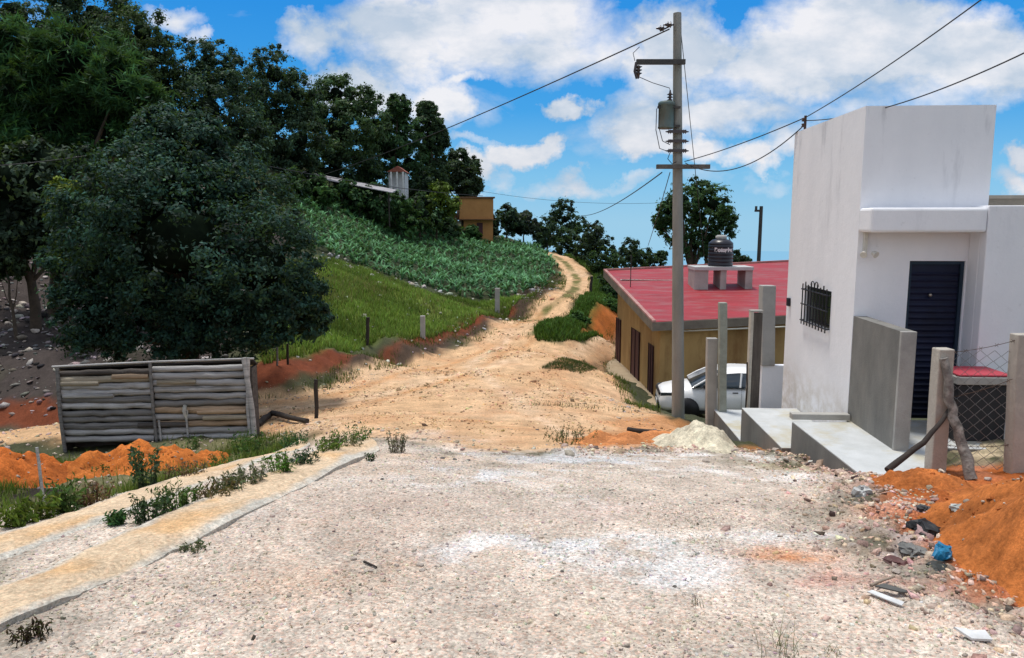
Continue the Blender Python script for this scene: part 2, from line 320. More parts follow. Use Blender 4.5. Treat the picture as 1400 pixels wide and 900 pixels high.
# ------------------------------------------------------------------ ground sheet
def ground_col(x, y):
    rr = np.hypot(x, y); n1 = fbm(x, y, 4, .9); n2 = fbm(x+40, y, 3, 4.0); n3 = fbm(x-30, y+8, 4, .3)
    C = np.tile(np.array(PAL['base']), (len(x), 1)); dry = np.zeros(len(x))
    def lay(key, col, soft=.3, amp=.6, amt=1):
        nonlocal C
        k = np.clip(sst(sdist(x, y, Z[key])+n1*amp+n2*.15, -soft, soft), 0, 1)*amt
        C = C*(1-k[:, None])+np.array(col)*k[:, None]; return k
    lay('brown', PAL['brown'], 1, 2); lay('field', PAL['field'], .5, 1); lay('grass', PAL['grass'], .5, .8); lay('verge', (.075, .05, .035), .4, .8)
    lay('red', PAL['red'], .25, .5); lay('redl', PAL['red'], .3, .6); lay('rbank', PAL['rbank'], .5, .6); lay('leafy', PAL['leafy'], .3, .6)
    road = lay('road', PAL['road'], .3, .5)
    lay('cut', (.48, .14, .03), .3, .4); lay('patch', (.05, .05, .025), .15, .3)
    # tyre-track tone variation and pale / red drifts on the road
    k = np.clip(n3*2.2+.1, 0, 1)*road; C = C*(1-.35*k[:, None])+np.array((.74, .55, .38))*.35*k[:, None]
    tr = np.clip(fbm(x*.25+y*.9, y*.12-x*.9, 3, 1.3)*3, 0, 1)*road; C = C*(1-.30*tr[:, None])+np.array((.50, .22, .09))*.30*tr[:, None]
    for ln_, wd, cl, am in RUTS:
        d = ldist(x, y, ln_)+n2*.12+n1*.1; k = np.exp(-(d/wd)**2)*am*road*np.clip(.8+n2*1.5, 0, 1.2); k = np.clip(k, 0, 1); C = C*(1-k[:, None])+np.array(cl)*k[:, None]
    # tracks on the hill road: grass and red soil down the middle
    d = ldist(x, y, hill_c)+n2*.15; yy = sst(y, 31, 40)*(x > 0); k = (1-sst(d, .15, .42))*yy*np.clip(.75+n1*1.5, 0, 1); C = C*(1-k[:, None])+np.array((.16, .15, .05))*k[:, None]
    gv = lay('gravel', PAL['gravel'], .8, 1.6)
    lay('orm', (.52, .22, .08), .3, 1.0, .65); orr = lay('orr', PAL['orange'], .12, .25, .9)
    # pebbly pink drift between lot and orange earth
    e = np.exp(-(sdist(x, y, Z['orr'])/.5)**2)*.55*np.clip(.5+n2*2, 0, 1); C = C*(1-e[:, None])+np.array(PAL['peb'])*e[:, None]
    # pale cement spills on the lot
    for (a, b, w, hgt, amt, col) in [(620, 760, 60, 10, .5, 'white'), (830, 760, 120, 12, .4, 'bl'), (560, 640, 90, 12, .4, 'bl'), (950, 625, 120, 8, .5, 'white'), (980, 775, 60, 9, .5, 'white'), (640, 650, 60, 9, .5, 'white'), (690, 630, 110, 10, .45, 'bl'), (830, 628, 90, 8, .35, 'bl'), (790, 682, 30, 7, .75, 'white'), (650, 757, 90, 12, .85, 'white'), (700, 740, 70, 8, .5, 'white'), (800, 742, 70, 10, .3, 'bl'),
                                   (890, 768, 70, 8, .6, 'white'), (920, 790, 55, 10, .65, 'white'), (760, 735, 120, 5, .5, 'white'), (1080, 735, 60, 8, .5, 'white'), (1180, 740, 60, 14, .5, 'bl'), (1100, 655, 60, 8, .3, 'white'), (880, 745, 80, 5, .5, 'white'), (320, 705, 40, 10, .25, 'white'), (1000, 640, 120, 9, .35, 'white')]:
        c = hit_ground(a, b); ex = hit_ground(a+w, b); ey = hit_ground(a, b-hgt)
        wx = abs(ex[0]-c[0]); wy = abs(ey[1]-c[1]); q = ((x-c[0])/wx)**2+((y-c[1])/wy)**2
        k = np.clip(np.exp(-q*.6)*amt*1.6*np.clip(.58+n2*2.4+n1*1.4, 0, 1.2), 0, .92)*(rr < 20)
        C = C*(1-k[:, None])+np.array(PAL['white'] if col == 'white' else (.52, .56, .59))*k[:, None]
    for (a, b, w, hgt, amt, col) in [(1080, 760, 70, 12, .6, (.60, .30, .16)), (1150, 790, 80, 12, .5, (.45, .22, .17)), (600, 625, 90, 6, .4, PAL['road']), (520, 640, 70, 8, .35, PAL['road']), (1080, 640, 50, 6, .4, (.4, .3, .12)),
                                   (450, 770, 160, 50, .25, (.5, .36, .26)), (600, 690, 200, 20, .3, (.42, .36, .31)), (900, 850, 260, 30, .25, (.66, .56, .47)), (250, 850, 200, 30, .2, (.68, .58, .5)), (540, 770, 50, 14, .5, (.36, .27, .2)), (400, 600, 40, 20, .3, (.5, .4, .33)), (620, 600, 60, 8, .4, (.55, .42, .32)), (40, 672, 60, 10, .85, (.03, .025, .02)), (1335, 626, 60, 10, .9, (.52, .42, .28)), (480, 745, 60, 20, .3, (.42, .33, .26)), (430, 720, 60, 10, .3, (.42, .33, .26)), (500, 700, 120, 20, .25, (.46, .37, .31)), (700, 860, 240, 30, .25, (.5, .40, .31)), (520, 690, 90, 14, .35, (.48, .38, .31)), (380, 800, 200, 24, .22, (.56, .42, .32)), (980, 700, 120, 14, .3, (.52, .42, .36)), (780, 700, 100, 14, .25, (.58, .46, .42)), (1130, 700, 50, 22, .35, (.5, .38, .28)), (1000, 870, 160, 22, .25, (.55, .45, .34)), (200, 800, 120, 20, .2, (.6, .5, .4))]:
        c = hit_ground(a, b); ex = hit_ground(a+w, b); ey = hit_ground(a, b-hgt)
        q = ((x-c[0])/abs(ex[0]-c[0]))**2+((y-c[1])/abs(ey[1]-c[1]))**2
        k = np.clip(np.exp(-q*.8)*amt*(1+n2*2), 0, 1)*(rr < (60 if b < 500 else 20)); C = C*(1-k[:, None])+np.array(col)*k[:, None]
    # gravel strip between the wheel tracks stays grey-white
    C *= (1+n2*.28)[:, None]; C = np.clip(C, .01, .85)
    return C, np.clip(gv+orr*.4+road*.35, 0, 1)
def build_ground():
    fine = np.radians(np.arange(-40, 40.01, .13)); c1 = np.radians(np.arange(42, 318, 4.0))
    ang = np.r_[fine, c1]; na = len(ang)
    r = np.r_[np.geomspace(1.0, 130, 600), np.geomspace(140, 5000, 26)]; nr = len(r)
    X = r[:, None]*np.sin(ang)[None]; Y = r[:, None]*np.cos(ang)[None]
    x = X.ravel(); y = Y.ravel(); z = ground_h(x, y); rr = np.hypot(x, y)
    C, grit = ground_col(x, y)
    me_cols = np.c_[C, grit]
    I = np.arange(nr*na).reshape(nr, na); J = np.roll(I, -1, axis=1)
    q = np.stack([I[:-1], J[:-1], J[1:], I[1:]], -1).reshape(-1, 4)
    V = np.c_[x, y, z]
    # centre fan
    V = np.vstack([V, [[0, 0, float(base_h([0.], [0.])[0])]]]); me_cols = np.vstack([me_cols, me_cols[:1]])
    fan = np.stack([np.full(na, nr*na), J[0], I[0]], -1)
    m, nt, b = newmat('earth'); at_ = N(nt, 'ShaderNodeVertexColor', layer_name='Col'); geo = N(nt, 'ShaderNodeNewGeometry')
    vo = N(nt, 'ShaderNodeTexVoronoi', Scale=62.0); nt.links.new(geo.outputs['Position'], vo.inputs['Vector'])
    vb = N(nt, 'ShaderNodeTexVoronoi', Scale=13.0); nt.links.new(geo.outputs['Position'], vb.inputs['Vector'])
    nf = N(nt, 'ShaderNodeTexNoise', Scale=34.0, Detail=8, Roughness=.75); nt.links.new(geo.outputs['Position'], nf.inputs['Vector'])
    nl = N(nt, 'ShaderNodeTexNoise', Scale=2.2, Detail=6, Roughness=.7); nt.links.new(geo.outputs['Position'], nl.inputs['Vector'])
    sep = N(nt, 'ShaderNodeSeparateColor'); nt.links.new(vo.outputs['Color'], sep.inputs[0])
    sep2 = N(nt, 'ShaderNodeSeparateColor'); nt.links.new(vb.outputs['Color'], sep2.inputs[0])
    al = at_.outputs['Alpha']
    v1 = mr(nt, sep.outputs[0], 0, 1, .74, 1.22); v2 = mr(nt, nf.outputs[0], .3, .7, .55, 1.35); v3 = mr(nt, nl.outputs[0], .3, .7, .82, 1.15); nm = N(nt, 'ShaderNodeTexNoise', Scale=9.0, Detail=8, Roughness=.8); nt.links.new(geo.outputs['Position'], nm.inputs['Vector']); v4 = mr(nt, nm.outputs[0], .32, .68, .76, 1.2)
    mu = N(nt, 'ShaderNodeMath', operation='MULTIPLY'); nt.links.new(v2, mu.inputs[0]); mu0 = N(nt, 'ShaderNodeMath', operation='MULTIPLY'); nt.links.new(v3, mu0.inputs[0]); nt.links.new(v4, mu0.inputs[1]); nt.links.new(mu0.outputs[0], mu.inputs[1])
    g = N(nt, 'ShaderNodeMix'); g.data_type = 'FLOAT'; nt.links.new(al, g.inputs[0]); g.inputs[2].default_value = 1; nt.links.new(v1, g.inputs[3])
    mu2 = N(nt, 'ShaderNodeMath', operation='MULTIPLY'); nt.links.new(mu.outputs[0], mu2.inputs[0]); nt.links.new(g.outputs[0], mu2.inputs[1])
    cc = N(nt, 'ShaderNodeVectorMath', operation='SCALE'); nt.links.new(at_.outputs[0], cc.inputs[0]); nt.links.new(mu2.outputs[0], cc.inputs['Scale'])
    # a few tinted pebbles
    tint = mixc(nt, 1.0, cc.outputs[0], (1.06, .92, .88), 'MULTIPLY'); pf = N(nt, 'ShaderNodeMath', operation='GREATER_THAN'); nt.links.new(sep.outputs[1], pf.inputs[0]); pf.inputs[1].default_value = .72
    pf2 = N(nt, 'ShaderNodeMath', operation='MULTIPLY'); nt.links.new(pf.outputs[0], pf2.inputs[0]); nt.links.new(al, pf2.inputs[1])
    col = mixc(nt, pf2.outputs[0], cc.outputs[0], tint)
    nt.links.new(col, b.inputs['Base Color']); b.inputs['Roughness'].default_value = .95; b.inputs['Specular IOR Level'].default_value = .15
    hs = N(nt, 'ShaderNodeMath', operation='MULTIPLY'); nt.links.new(vo.outputs['Distance'], hs.inputs[0]); nt.links.new(al, hs.inputs[1])
    ha = N(nt, 'ShaderNodeMath', operation='SUBTRACT'); nt.links.new(nf.outputs[0], ha.inputs[0]); nt.links.new(hs.outputs[0], ha.inputs[1])
    bp = N(nt, 'ShaderNodeBump', Strength=.55, Distance=.03); nt.links.new(ha.outputs[0], bp.inputs['Height']); nt.links.new(bp.outputs[0], b.inputs['Normal'])
    # haze painted as emission on the far valley floor, by distance from the village
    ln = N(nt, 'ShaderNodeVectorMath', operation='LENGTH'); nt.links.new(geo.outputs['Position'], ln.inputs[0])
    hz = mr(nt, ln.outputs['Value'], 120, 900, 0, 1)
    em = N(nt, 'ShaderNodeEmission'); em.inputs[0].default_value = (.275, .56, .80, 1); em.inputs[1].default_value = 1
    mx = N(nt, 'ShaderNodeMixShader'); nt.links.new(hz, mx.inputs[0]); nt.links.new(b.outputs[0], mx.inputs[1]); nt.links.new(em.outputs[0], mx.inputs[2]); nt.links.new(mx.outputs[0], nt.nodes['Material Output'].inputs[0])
    # split into structure objects by zone
    cx = x[q].mean(1); cy = y[q].mean(1)
    isg = sdist(cx, cy, Z['gravel']) > 0; isr = (sdist(cx, cy, Z['road']) > 0) & ~isg
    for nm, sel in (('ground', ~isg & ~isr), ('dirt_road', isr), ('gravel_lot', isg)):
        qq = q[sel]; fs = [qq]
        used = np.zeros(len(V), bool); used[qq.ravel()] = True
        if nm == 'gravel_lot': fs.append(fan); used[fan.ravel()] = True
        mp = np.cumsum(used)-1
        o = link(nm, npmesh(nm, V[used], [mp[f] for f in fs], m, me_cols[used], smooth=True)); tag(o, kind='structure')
    return m
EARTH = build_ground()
# ------------------------------------------------------------------ concrete wheel tracks
STRIPM = surf('dusty_concrete', (.56, .52, .44), (.66, .42, .22), 1.0, .9, .35, 45, stain=(.64, .40, .20), stscale=2.2, stain_amt=(.46, .6))
def strip(name, st, rise):
    n = 90; A = np.array(st['l']); B = np.array(st['r'])
    def res(P):
        t = np.linspace(0, 1, len(P)); s = np.linspace(0, 1, n); return np.c_[np.interp(s, t, P[:, 0]), np.interp(s, t, P[:, 1])]
    # equalise by Y so that the two sides stay opposite each other
    A = res(A); B = res(B); ms = []; V = []; cols = []
    k = 13
    for i in range(n):
        for j in range(k):
            f = j/(k-1); p = A[i]*(1-f)+B[i]*f; V.append((p[0]+(.012*float(vnoise(i*.9, j*3.1))+(.022*float(vnoise(i*.35, 3.0 if j < 2 else 9.0)) if j in (0, 1, k-2, k-1) else 0)) , p[1]+.02*float(vnoise(i*.7+9, j)), 0)); cols.append(f)
    V = np.array(V); f = np.array(cols); z = base_h(V[:, 0], V[:, 1])+rise+.02*fbm(V[:, 0], V[:, 1], 3, 2)+.014*fbm(V[:, 0], V[:, 1], 2, 7)-(f > .8)*.05*np.clip(fbm(V[:, 0]*1.3, V[:, 1]*1.3+7, 2, 1)+.12, 0, 1)
    edge = np.abs(f-.5)*2
    z = z-np.where(edge > .93, .02, 0); V[:, 2] = z
    C = np.array((.70, .54, .37))[None]*np.ones((len(V), 1)); nn = fbm(V[:, 0], V[:, 1], 4, 2.5)
    e = sst(edge+nn*.35, .62, .86)[:, None]; C = C*(1-e)+np.array((.60, .57, .50))*e
    g = np.clip(nn*2+.15, 0, 1)[:, None]*(1-e); C = C*(1-.8*g)+np.array((.68, .42, .20))*.8*g
    I = np.arange(n*k).reshape(n, k); q = [np.stack([I[:-1, :-1], I[:-1, 1:], I[1:, 1:], I[1:, :-1]], -1).reshape(-1, 4)]
    # side skirts
    b0 = len(V); lo = V.copy(); lo[:, 2] -= .35; idx = np.r_[I[:, 0], I[-1, 1:], I[::-1, -1][1:], I[0, ::-1][1:]]
    V2 = np.vstack([V, lo[idx], V[idx]]); C2 = np.vstack([C, C[idx]*.8, C[idx]*.85]); m_ = len(idx); a = np.arange(m_-1)
    q.append(np.stack([b0+m_+a, b0+m_+a+1, b0+a+1, b0+a], -1))
    C2 = np.c_[C2, np.full(len(C2), .45)]
    o = link(name, npmesh(name, V2, q, EARTH, C2, smooth=False)); tag(o, kind='structure')
strip('concrete_track', ST1, .05); strip('concrete_track', ST2, .035)
# ------------------------------------------------------------------ scattered stones as one mass
def rocks_mass(name, pts, size, col, flat=.6, label=None, cat=None, mat=None):
    """pts (n,2) in plan; low poly stones, one object"""
    n = len(pts); bm = bmesh.new(); bmesh.ops.create_icosphere(bm, subdivisions=1, radius=1)
    bv = np.array([v.co[:] for v in bm.verts]); bf = np.array([[v.index for v in f.verts] for f in bm.faces]); bm.free()
    # drop the vertices to 12 (icosahedron)
    if n > 4000:
        bm = bmesh.new(); bmesh.ops.create_icosphere(bm, subdivisions=1, radius=1); bmesh.ops.dissolve_limit(bm, angle_limit=.01, verts=bm.verts, edges=bm.edges); bm.free()
        a = 1/math.sqrt(3); bv = np.array([(x, y, z) for z in (-a, a) for x, y in ((-a, -a), (a, -a), (a, a), (-a, a))])*1.15; bf = np.array([(4, 5, 6, 7), (0, 1, 5, 4), (1, 2, 6, 5), (2, 3, 7, 6), (3, 0, 4, 7)])
    s = size; z = ground_h(pts[:, 0], pts[:, 1])
    an = RG.random(n)*6.28; B = bv[None]*(1+RG.normal(0, .22, (n, len(bv), 3)))
    sc = np.c_[RG.uniform(.7, 1.4, n), RG.uniform(.6, 1.1, n), RG.uniform(.6, 1.2, n)*flat]*s[:, None]; B = B*sc[:, None]
    tl = RG.normal(0, .25, (n, 2)); B[..., 2] += B[..., 0]*tl[:, :1]+B[..., 1]*tl[:, 1:]
    c, d = np.cos(an)[:, None], np.sin(an)[:, None]; bx = B[..., 0]*c-B[..., 1]*d; by = B[..., 0]*d+B[..., 1]*c
    V = np.stack([bx+pts[:, :1], by+pts[:, 1:2], B[..., 2]+z[:, None]+(s*flat*.25)[:, None]], -1).reshape(-1, 3)
    q = (bf[None]+(np.arange(n)*len(bv))[:, None, None]).reshape(-1, bf.shape[1])
    C = np.repeat(col, len(bv), axis=0); C = np.c_[C, np.full(len(C), .1)]
    return link(name, npmesh(name, V, q, mat or EARTH, C))
def scatter(n, key, xr, yr, fn=None, seed=1):
    g = np.random.default_rng(seed); P = np.zeros((0, 2))
    while len(P) < n:
        y = g.uniform(yr[0], yr[1], 4*n); x = g.uniform(xr[0], xr[1], 4*n)
        ok = np.abs(x) < .72*y+1.2
        if key: ok &= sdist(x, y, Z[key]) > 0
        if fn: ok &= fn(x, y, g)
        P = np.vstack([P, np.c_[x, y][ok]])
    return P[:n]
def off_strips(x, y):
    a = np.array(list(ST1['l'])+list(ST1['r'])[::-1]); b = np.array(list(ST2['l'])+list(ST2['r'])[::-1])
    return (sdist(x, y, a) < .02) & (sdist(x, y, b) < .02)
def gcol(n, base, var=.25, seed=5, P=None):
    if base is None: base = ground_col(P[:, 0], P[:, 1])[0]*1.05
    g = np.random.default_rng(seed); return np.clip(np.array(base)*(1+g.normal(0, var, (n, 1)))*(1+g.normal(0, .07, (n, 3))), .02, .85)
P = scatter(42000, 'gravel', (-8, 6), (2.2, 11), lambda x, y, g: (g.random(len(x)) < (.35+.65*sst(fbm(x, y, 3, 1.2), -.25, .35))*np.clip(5/y, .3, 1)) & off_strips(x, y), 11)
o = rocks_mass('gravel', P, RG.gamma(1.8, .0021, len(P))+.0022, gcol(len(P), None, .26, P=P)); tag(o, 'pale pinkish crushed gravel lying over the lot', 'gravel', kind='stuff')
P = scatter(5000, None, (.8, 8), (2.6, 10.2), lambda x, y, g: (np.abs(sdist(x, y, Z['gravel'])+.1) < np.abs(g.normal(0, .45, len(x)))+.05) & (sdist(x, y, Z['orr']) < .5), 12)
o = rocks_mass('rubble', P, RG.gamma(1.5, .006, len(P))+.005, gcol(len(P), (.60, .44, .35), .35), .55); tag(o, 'pinkish broken stone rubble along the edge of the orange earth', 'rubble', kind='stuff')
P = scatter(2500, None, (-14, 3), (9, 22), lambda x, y, g: ((sdist(x, y, Z['leafy']) > -.4) | ((sdist(x, y, Z['road']) > -.5) & (sdist(x, y, Z['road']) < .9))) & off_strips(x, y), 13)
o = rocks_mass('roadside_stones', P, RG.gamma(1.6, .009, len(P))+.005, gcol(len(P), (.5, .42, .34), .3)); tag(o, 'small loose stones along the verges of the dirt road', 'stones', kind='stuff')
P = scatter(9000, 'road', (-9, 9), (9, 45), lambda x, y, g: g.random(len(x)) < np.clip(.25+1.6*fbm(x, y, 3, .8), .04, 1)*np.clip(14/y, .2, 1), 17)
o = rocks_mass('road_pebbles', P, RG.gamma(1.6, .006, len(P))*(P[:, 1]/16)+.005, np.where(RG.random((len(P), 1)) < .3, .45, 1.1)*gcol(len(P), None, .22, P=P)); tag(o, 'small pebbles and clods scattered over the tan dirt road', 'pebbles', kind='stuff')
P = scatter(2600, 'brown', (-22, 0), (18, 42), None, 14)
o = rocks_mass('slope_rubble', P, RG.gamma(1.7, .03, len(P))+.015, gcol(len(P), (.24, .22, .21), .8), .5); tag(o, 'grey brown rubble and dead litter on the shaded slope under the trees', 'rubble', kind='stuff')
P = scatter(300, None, (-12, 3), (22, 55), lambda x, y, g: (np.abs(sdist(x, y, Z['field'])+.3) < .8) & (y < 48) | ((sdist(x, y, Z['verge']) > 0) & (g.random(len(x)) < .3)), 15)
o = rocks_mass('pale_field_stones', P, RG.gamma(1.6, .03, len(P))+.02, gcol(len(P), (.5, .5, .47), .3), .6); tag(o, 'whitish stones along the lower edge of the crop field', 'stones', kind='stuff')
# ------------------------------------------------------------------ foliage
def leaves(P, nrm, size, col, aspect=.45, fold=.25, tipw=None):
    """rhombic leaves: P centres, nrm facing, size half-length; returns V,F,C arrays"""
    n = len(P); rnd = RG.normal(0, 1, (n, 3)); nrm = nrm/np.linalg.norm(nrm, axis=1, keepdims=True)
    a = np.cross(nrm, rnd); a /= np.linalg.norm(a, axis=1, keepdims=True)+1e-9; b = np.cross(nrm, a)
    s = size[:, None]
    V = np.stack([P-a*s, P-b*s*aspect+nrm*s*fold*.5, P+a*s, P+b*s*aspect+nrm*s*fold*.5], 1).reshape(-1, 3)
    q = np.arange(4*n).reshape(n, 4)
    return V, q, np.repeat(col, 4, axis=0)
def core_blob(c, r, seed):
    bm = bmesh.new(); bmesh.ops.create_icosphere(bm, subdivisions=3, radius=1)
    v = np.array([q.co[:] for q in bm.verts]); f = np.array([[w.index for w in q.verts] for q in bm.faces]); bm.free()
    d = 1+.35*(vnoise(v[:, 0]*2+seed, v[:, 1]*2+v[:, 2]*2))
    return np.array(c)+v*np.array(r)*d[:, None], f
def crown(lobes, colr, leaf=.08, clumps=30, per=120, core=.62, clump_r=.32, flat=1.0, style='broad', light=1.5, loose=0, sunny=(-.3, .3, .9), ao=True, yspread=None):
    """lobes: (centre Vector, radius (x,y,z))"""
    Pc = []; Rc = []; Oc = []
    cs = np.array([c[:] for c, r in lobes]); rs = np.array([r for c, r in lobes])
    for c, r in zip(cs, rs):
        d = RG.normal(0, 1, (clumps, 3)); d /= np.linalg.norm(d, axis=1, keepdims=True)
        k = RG.uniform(.35 if loose else .62, 1.14 if loose else 1.05, (clumps, 1)); p = c+d*r*k
        Pc.append(p); Rc.append(np.full(clumps, r.mean()*clump_r)*RG.uniform(.45, 1.35, clumps)/(np.maximum(k[:, 0], .9)**1.5)); Oc.append(d)
    Pc = np.vstack(Pc); Rc = np.hstack(Rc); Oc = np.vstack(Oc)
    # drop clumps deep inside another lobe
    deep = np.zeros(len(Pc), bool)
    for c, r in zip(cs, rs): deep |= (((Pc-c)/(r*.6))**2).sum(1) < 1
    Pc, Rc, Oc = Pc[~deep], Rc[~deep], Oc[~deep]; n = len(Pc)
    tone = np.clip(RG.normal(1, .38, n), .3, 2.1); sd = np.array(sunny)/np.linalg.norm(sunny)
    d = RG.normal(0, 1, (n, per, 3)); d /= np.linalg.norm(d, axis=2, keepdims=True)
    rad = np.minimum(np.abs(RG.normal(0, .62, (n, per, 1)))+.12, 1.7)
    L = Pc[:, None]+d*rad*Rc[:, None, None]*np.array((1, 1, .75*flat))
    nr = d*.7+Oc[:, None]*.5+RG.normal(0, .5, (n, per, 3))+np.array((0, 0, .35))
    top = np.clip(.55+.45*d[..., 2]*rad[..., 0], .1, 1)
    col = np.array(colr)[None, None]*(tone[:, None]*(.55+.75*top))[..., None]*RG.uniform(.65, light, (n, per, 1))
    yel = RG.random((n, per, 1))**6; col = col*(1+yel*np.array((1.0, .6, -.2)))
    sz = RG.uniform(.65, 1.25, n*per)*leaf
    if style == 'needle':
        V, q, C = leaves(L.reshape(-1, 3), np.cross(d.reshape(-1, 3)+RG.normal(0, .3, (n*per, 3)), RG.normal(0, 1, (n*per, 3))), sz, col.reshape(-1, 3), .13, 0)
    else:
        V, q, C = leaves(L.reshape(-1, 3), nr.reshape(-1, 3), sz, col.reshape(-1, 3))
    Fs = [q]; mi = [np.zeros(len(q), int)]; Vs = [V]; Cs = [C]; b = len(V)
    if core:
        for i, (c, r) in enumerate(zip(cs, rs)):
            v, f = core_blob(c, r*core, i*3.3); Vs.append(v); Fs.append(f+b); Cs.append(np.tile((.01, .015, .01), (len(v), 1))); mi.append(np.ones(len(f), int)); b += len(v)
    return np.vstack(Vs), Fs, np.vstack(Cs), np.hstack(mi)
def tree(name, label, cat, base, lobes, colr, group=None, trunk_r=.15, trunk_top=None, branches=True, **kw):
    root = empty(name, base, 0, label, cat, group); B = Vector(base)
    V, Fs, C, mi = crown(lobes, colr, **kw)
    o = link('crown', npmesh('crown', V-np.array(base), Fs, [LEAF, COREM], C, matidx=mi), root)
    mb = MB(); cen = sum((c for c, r in lobes), Vector())/len(lobes); top = trunk_top or cen
    pts = [Vector((0, 0, -.25))]; d = top-B
    for k in range(1, 6): pts.append(d*(k/5)+Vector((random.uniform(-1, 1), random.uniform(-1, 1), 0))*trunk_r*.8*(k < 5))
    mb.tube(pts, [trunk_r*(1.25-.17*k) for k in range(6)], 9)
    if branches:
        for c, r in lobes:
            st = pts[random.choice((2, 3, 4))]; e = (c-B)+Vector([random.uniform(-.3, .3)*q for q in r]); m_ = st.lerp(e, .5)-Vector((0, 0, .08*d.length))
            mb.tube([st, m_, e], [trunk_r*.5, trunk_r*.34, trunk_r*.12], 6)
    mb.build('trunk', BARK, root); return root
def lob(Y, items, dy=.8, seed=0):
    """items (px, py, rpx[, dY]) at depth Y"""
    rr = random.Random(seed); out = []
    for it in items:
        r = pw(it[2], Y); Yi = Y+(it[3] if len(it) > 3 else rr.uniform(-dy, dy)*r); out.append((at(it[0], it[1], Yi), (r, r*1.05, r*.95)))
    return out
def ptree(name, label, cat, Y, bx, items, colr, group=None, **kw):
    p = at(bx, 400, Y); b = (p.x, Y, gz(p.x, Y)); lo = lob(Y, items, seed=int(bx))
    return tree(name, label, cat, b, lo, colr, group, **kw)
DG = (.034, .066, .040)
ptree('round_tree', 'large round dense dark green tree standing behind the grey log shed', 'tree', 18.2, 258,
      [(245, 225, 78), (178, 285, 88), (320, 275, 82), (135, 360, 66), (250, 330, 115), (355, 360, 85), (215, 420, 88), (320, 425, 72), (392, 420, 56), (140, 430, 62), (260, 440, 50), (215, 180, 32), (275, 190, 34), (425, 435, 28), (100, 300, 32)], (.018, .052, .042), leaf=.056, clumps=155, per=84, core=.40, clump_r=.19, trunk_r=.2)
TG = 'tall trees along the hillside ridge'
ptree('pine_tree', 'big pine with rounded bright green needle tufts at the upper left', 'tree', 27, 75,
      [(105, 85, 62), (40, 130, 52), (165, 120, 48), (100, 150, 66), (20, 75, 46), (185, 165, 34), (65, 190, 50), (140, 195, 40), (15, 190, 45)], (.022, .066, .026), None, style='needle', leaf=.20, clumps=60, per=150, core=.5, clump_r=.24, trunk_r=.25, light=1.9)
for (nm, lb, Y, bx, it, c, kw) in [
    ('oak_tree', 'tall dark tree at the top left corner behind the pine', 36, 20, [(20, 20, 55), (-40, 60, 70), (60, 40, 40), (20, 100, 60), (-20, 200, 60)], DG, {}),
    ('oak_tree', 'tall tree with open airy top to the right of the pine tufts', 37, 125, [(130, 20, 42), (165, 40, 38), (110, 60, 45), (150, 90, 45), (95, 5, 30), (130, 170, 50)], DG, {}),
    ('oak_tree', 'tall narrow tree rising behind the left half of the round tree', 34, 205, [(195, 45, 34), (212, 80, 36), (178, 90, 38), (205, 130, 48), (225, 120, 30), (200, 190, 45)], (.04, .075, .032), {}),
    ('oak_tree', 'broad tree rising directly behind the top of the round tree', 36, 290, [(285, 85, 34), (262, 110, 36), (315, 115, 34), (285, 150, 52), (320, 180, 45), (255, 175, 42), (340, 200, 35)], (.030, .066, .046), {}),
    ('oak_tree', 'tall domed tree on the hill just right of the round tree', 56, 375, [(375, 102, 34), (352, 130, 36), (405, 130, 32), (375, 165, 50), (345, 195, 40), (410, 190, 38), (375, 215, 40)], DG, {}),
    ('oak_tree', 'wide crowned tree in the middle of the ridge', 64, 465, [(460, 128, 28), (440, 155, 32), (492, 145, 28), (468, 180, 44), (505, 175, 26), (435, 205, 34), (490, 215, 36)], (.038, .078, .036), {}),
    ('oak_tree', 'pointed tree behind the metal roof on the hill', 70, 545, [(545, 145, 15), (540, 165, 22), (548, 190, 30), (528, 210, 32), (560, 225, 34), (520, 185, 20)], (.034, .082, .034), {}),
    ('oak_tree', 'slender forked tree at the right end of the ridge', 74, 590, [(583, 150, 13), (585, 170, 17), (594, 190, 18), (600, 180, 10), (588, 212, 18), (597, 235, 16), (580, 250, 24)], (.034, .066, .034), {}),
    ('oak_tree', 'small isolated round topped tree just left of the ochre house', 80, 632, [(625, 222, 17), (643, 228, 14), (630, 245, 22), (648, 252, 12), (612, 245, 13), (640, 268, 16)], (.03, .055, .03), {}),
]:
    ptree(nm, lb, 'tree', Y, bx, it, c, TG, leaf=.088*Y/40, clumps=90, per=90, core=.28, clump_r=.23, loose=1, trunk_r=.2, **kw)
ptree('oak_tree', 'dark bushy tree in the shade left of the round tree', 'tree', 25, 45, [(30, 250, 50), (75, 225, 42), (10, 290, 36), (60, 290, 36), (-30, 240, 50), (20, 325, 34), (70, 330, 28), (-15, 340, 34)], (.028, .05, .034), TG, leaf=.11, clumps=30, per=70, core=.6)
ptree('yellow_green_tree', 'small yellow green bush tree peeking out left of the round tree', 'tree', 22.5, 95, [(90, 265, 22), (80, 290, 18), (95, 320, 18), (85, 350, 14)], (.10, .14, .02), leaf=.09, clumps=26, per=50, core=.4, trunk_r=.06)
ptree('sapling', 'thin bare stemmed sapling on the brown slope at the left edge', 'tree', 24, 17, [(8, 355, 20), (24, 370, 14), (-8, 372, 16)], (.035, .06, .03), leaf=.09, clumps=16, per=40, core=0, trunk_r=.05)
ptree('broadleaf_tree', 'round dark tree standing behind the red roof and water tank', 'tree', 46, 942,
      [(960, 262, 20), (935, 275, 24), (912, 290, 19), (975, 280, 24), (990, 300, 18), (955, 300, 34), (925, 312, 26), (980, 320, 22), (950, 335, 20), (903, 305, 10)], (.032, .075, .03), leaf=.11, clumps=60, per=55, core=.3, clump_r=.27, loose=1, trunk_r=.22)
SG = 'bushes along the upper edge of the field'
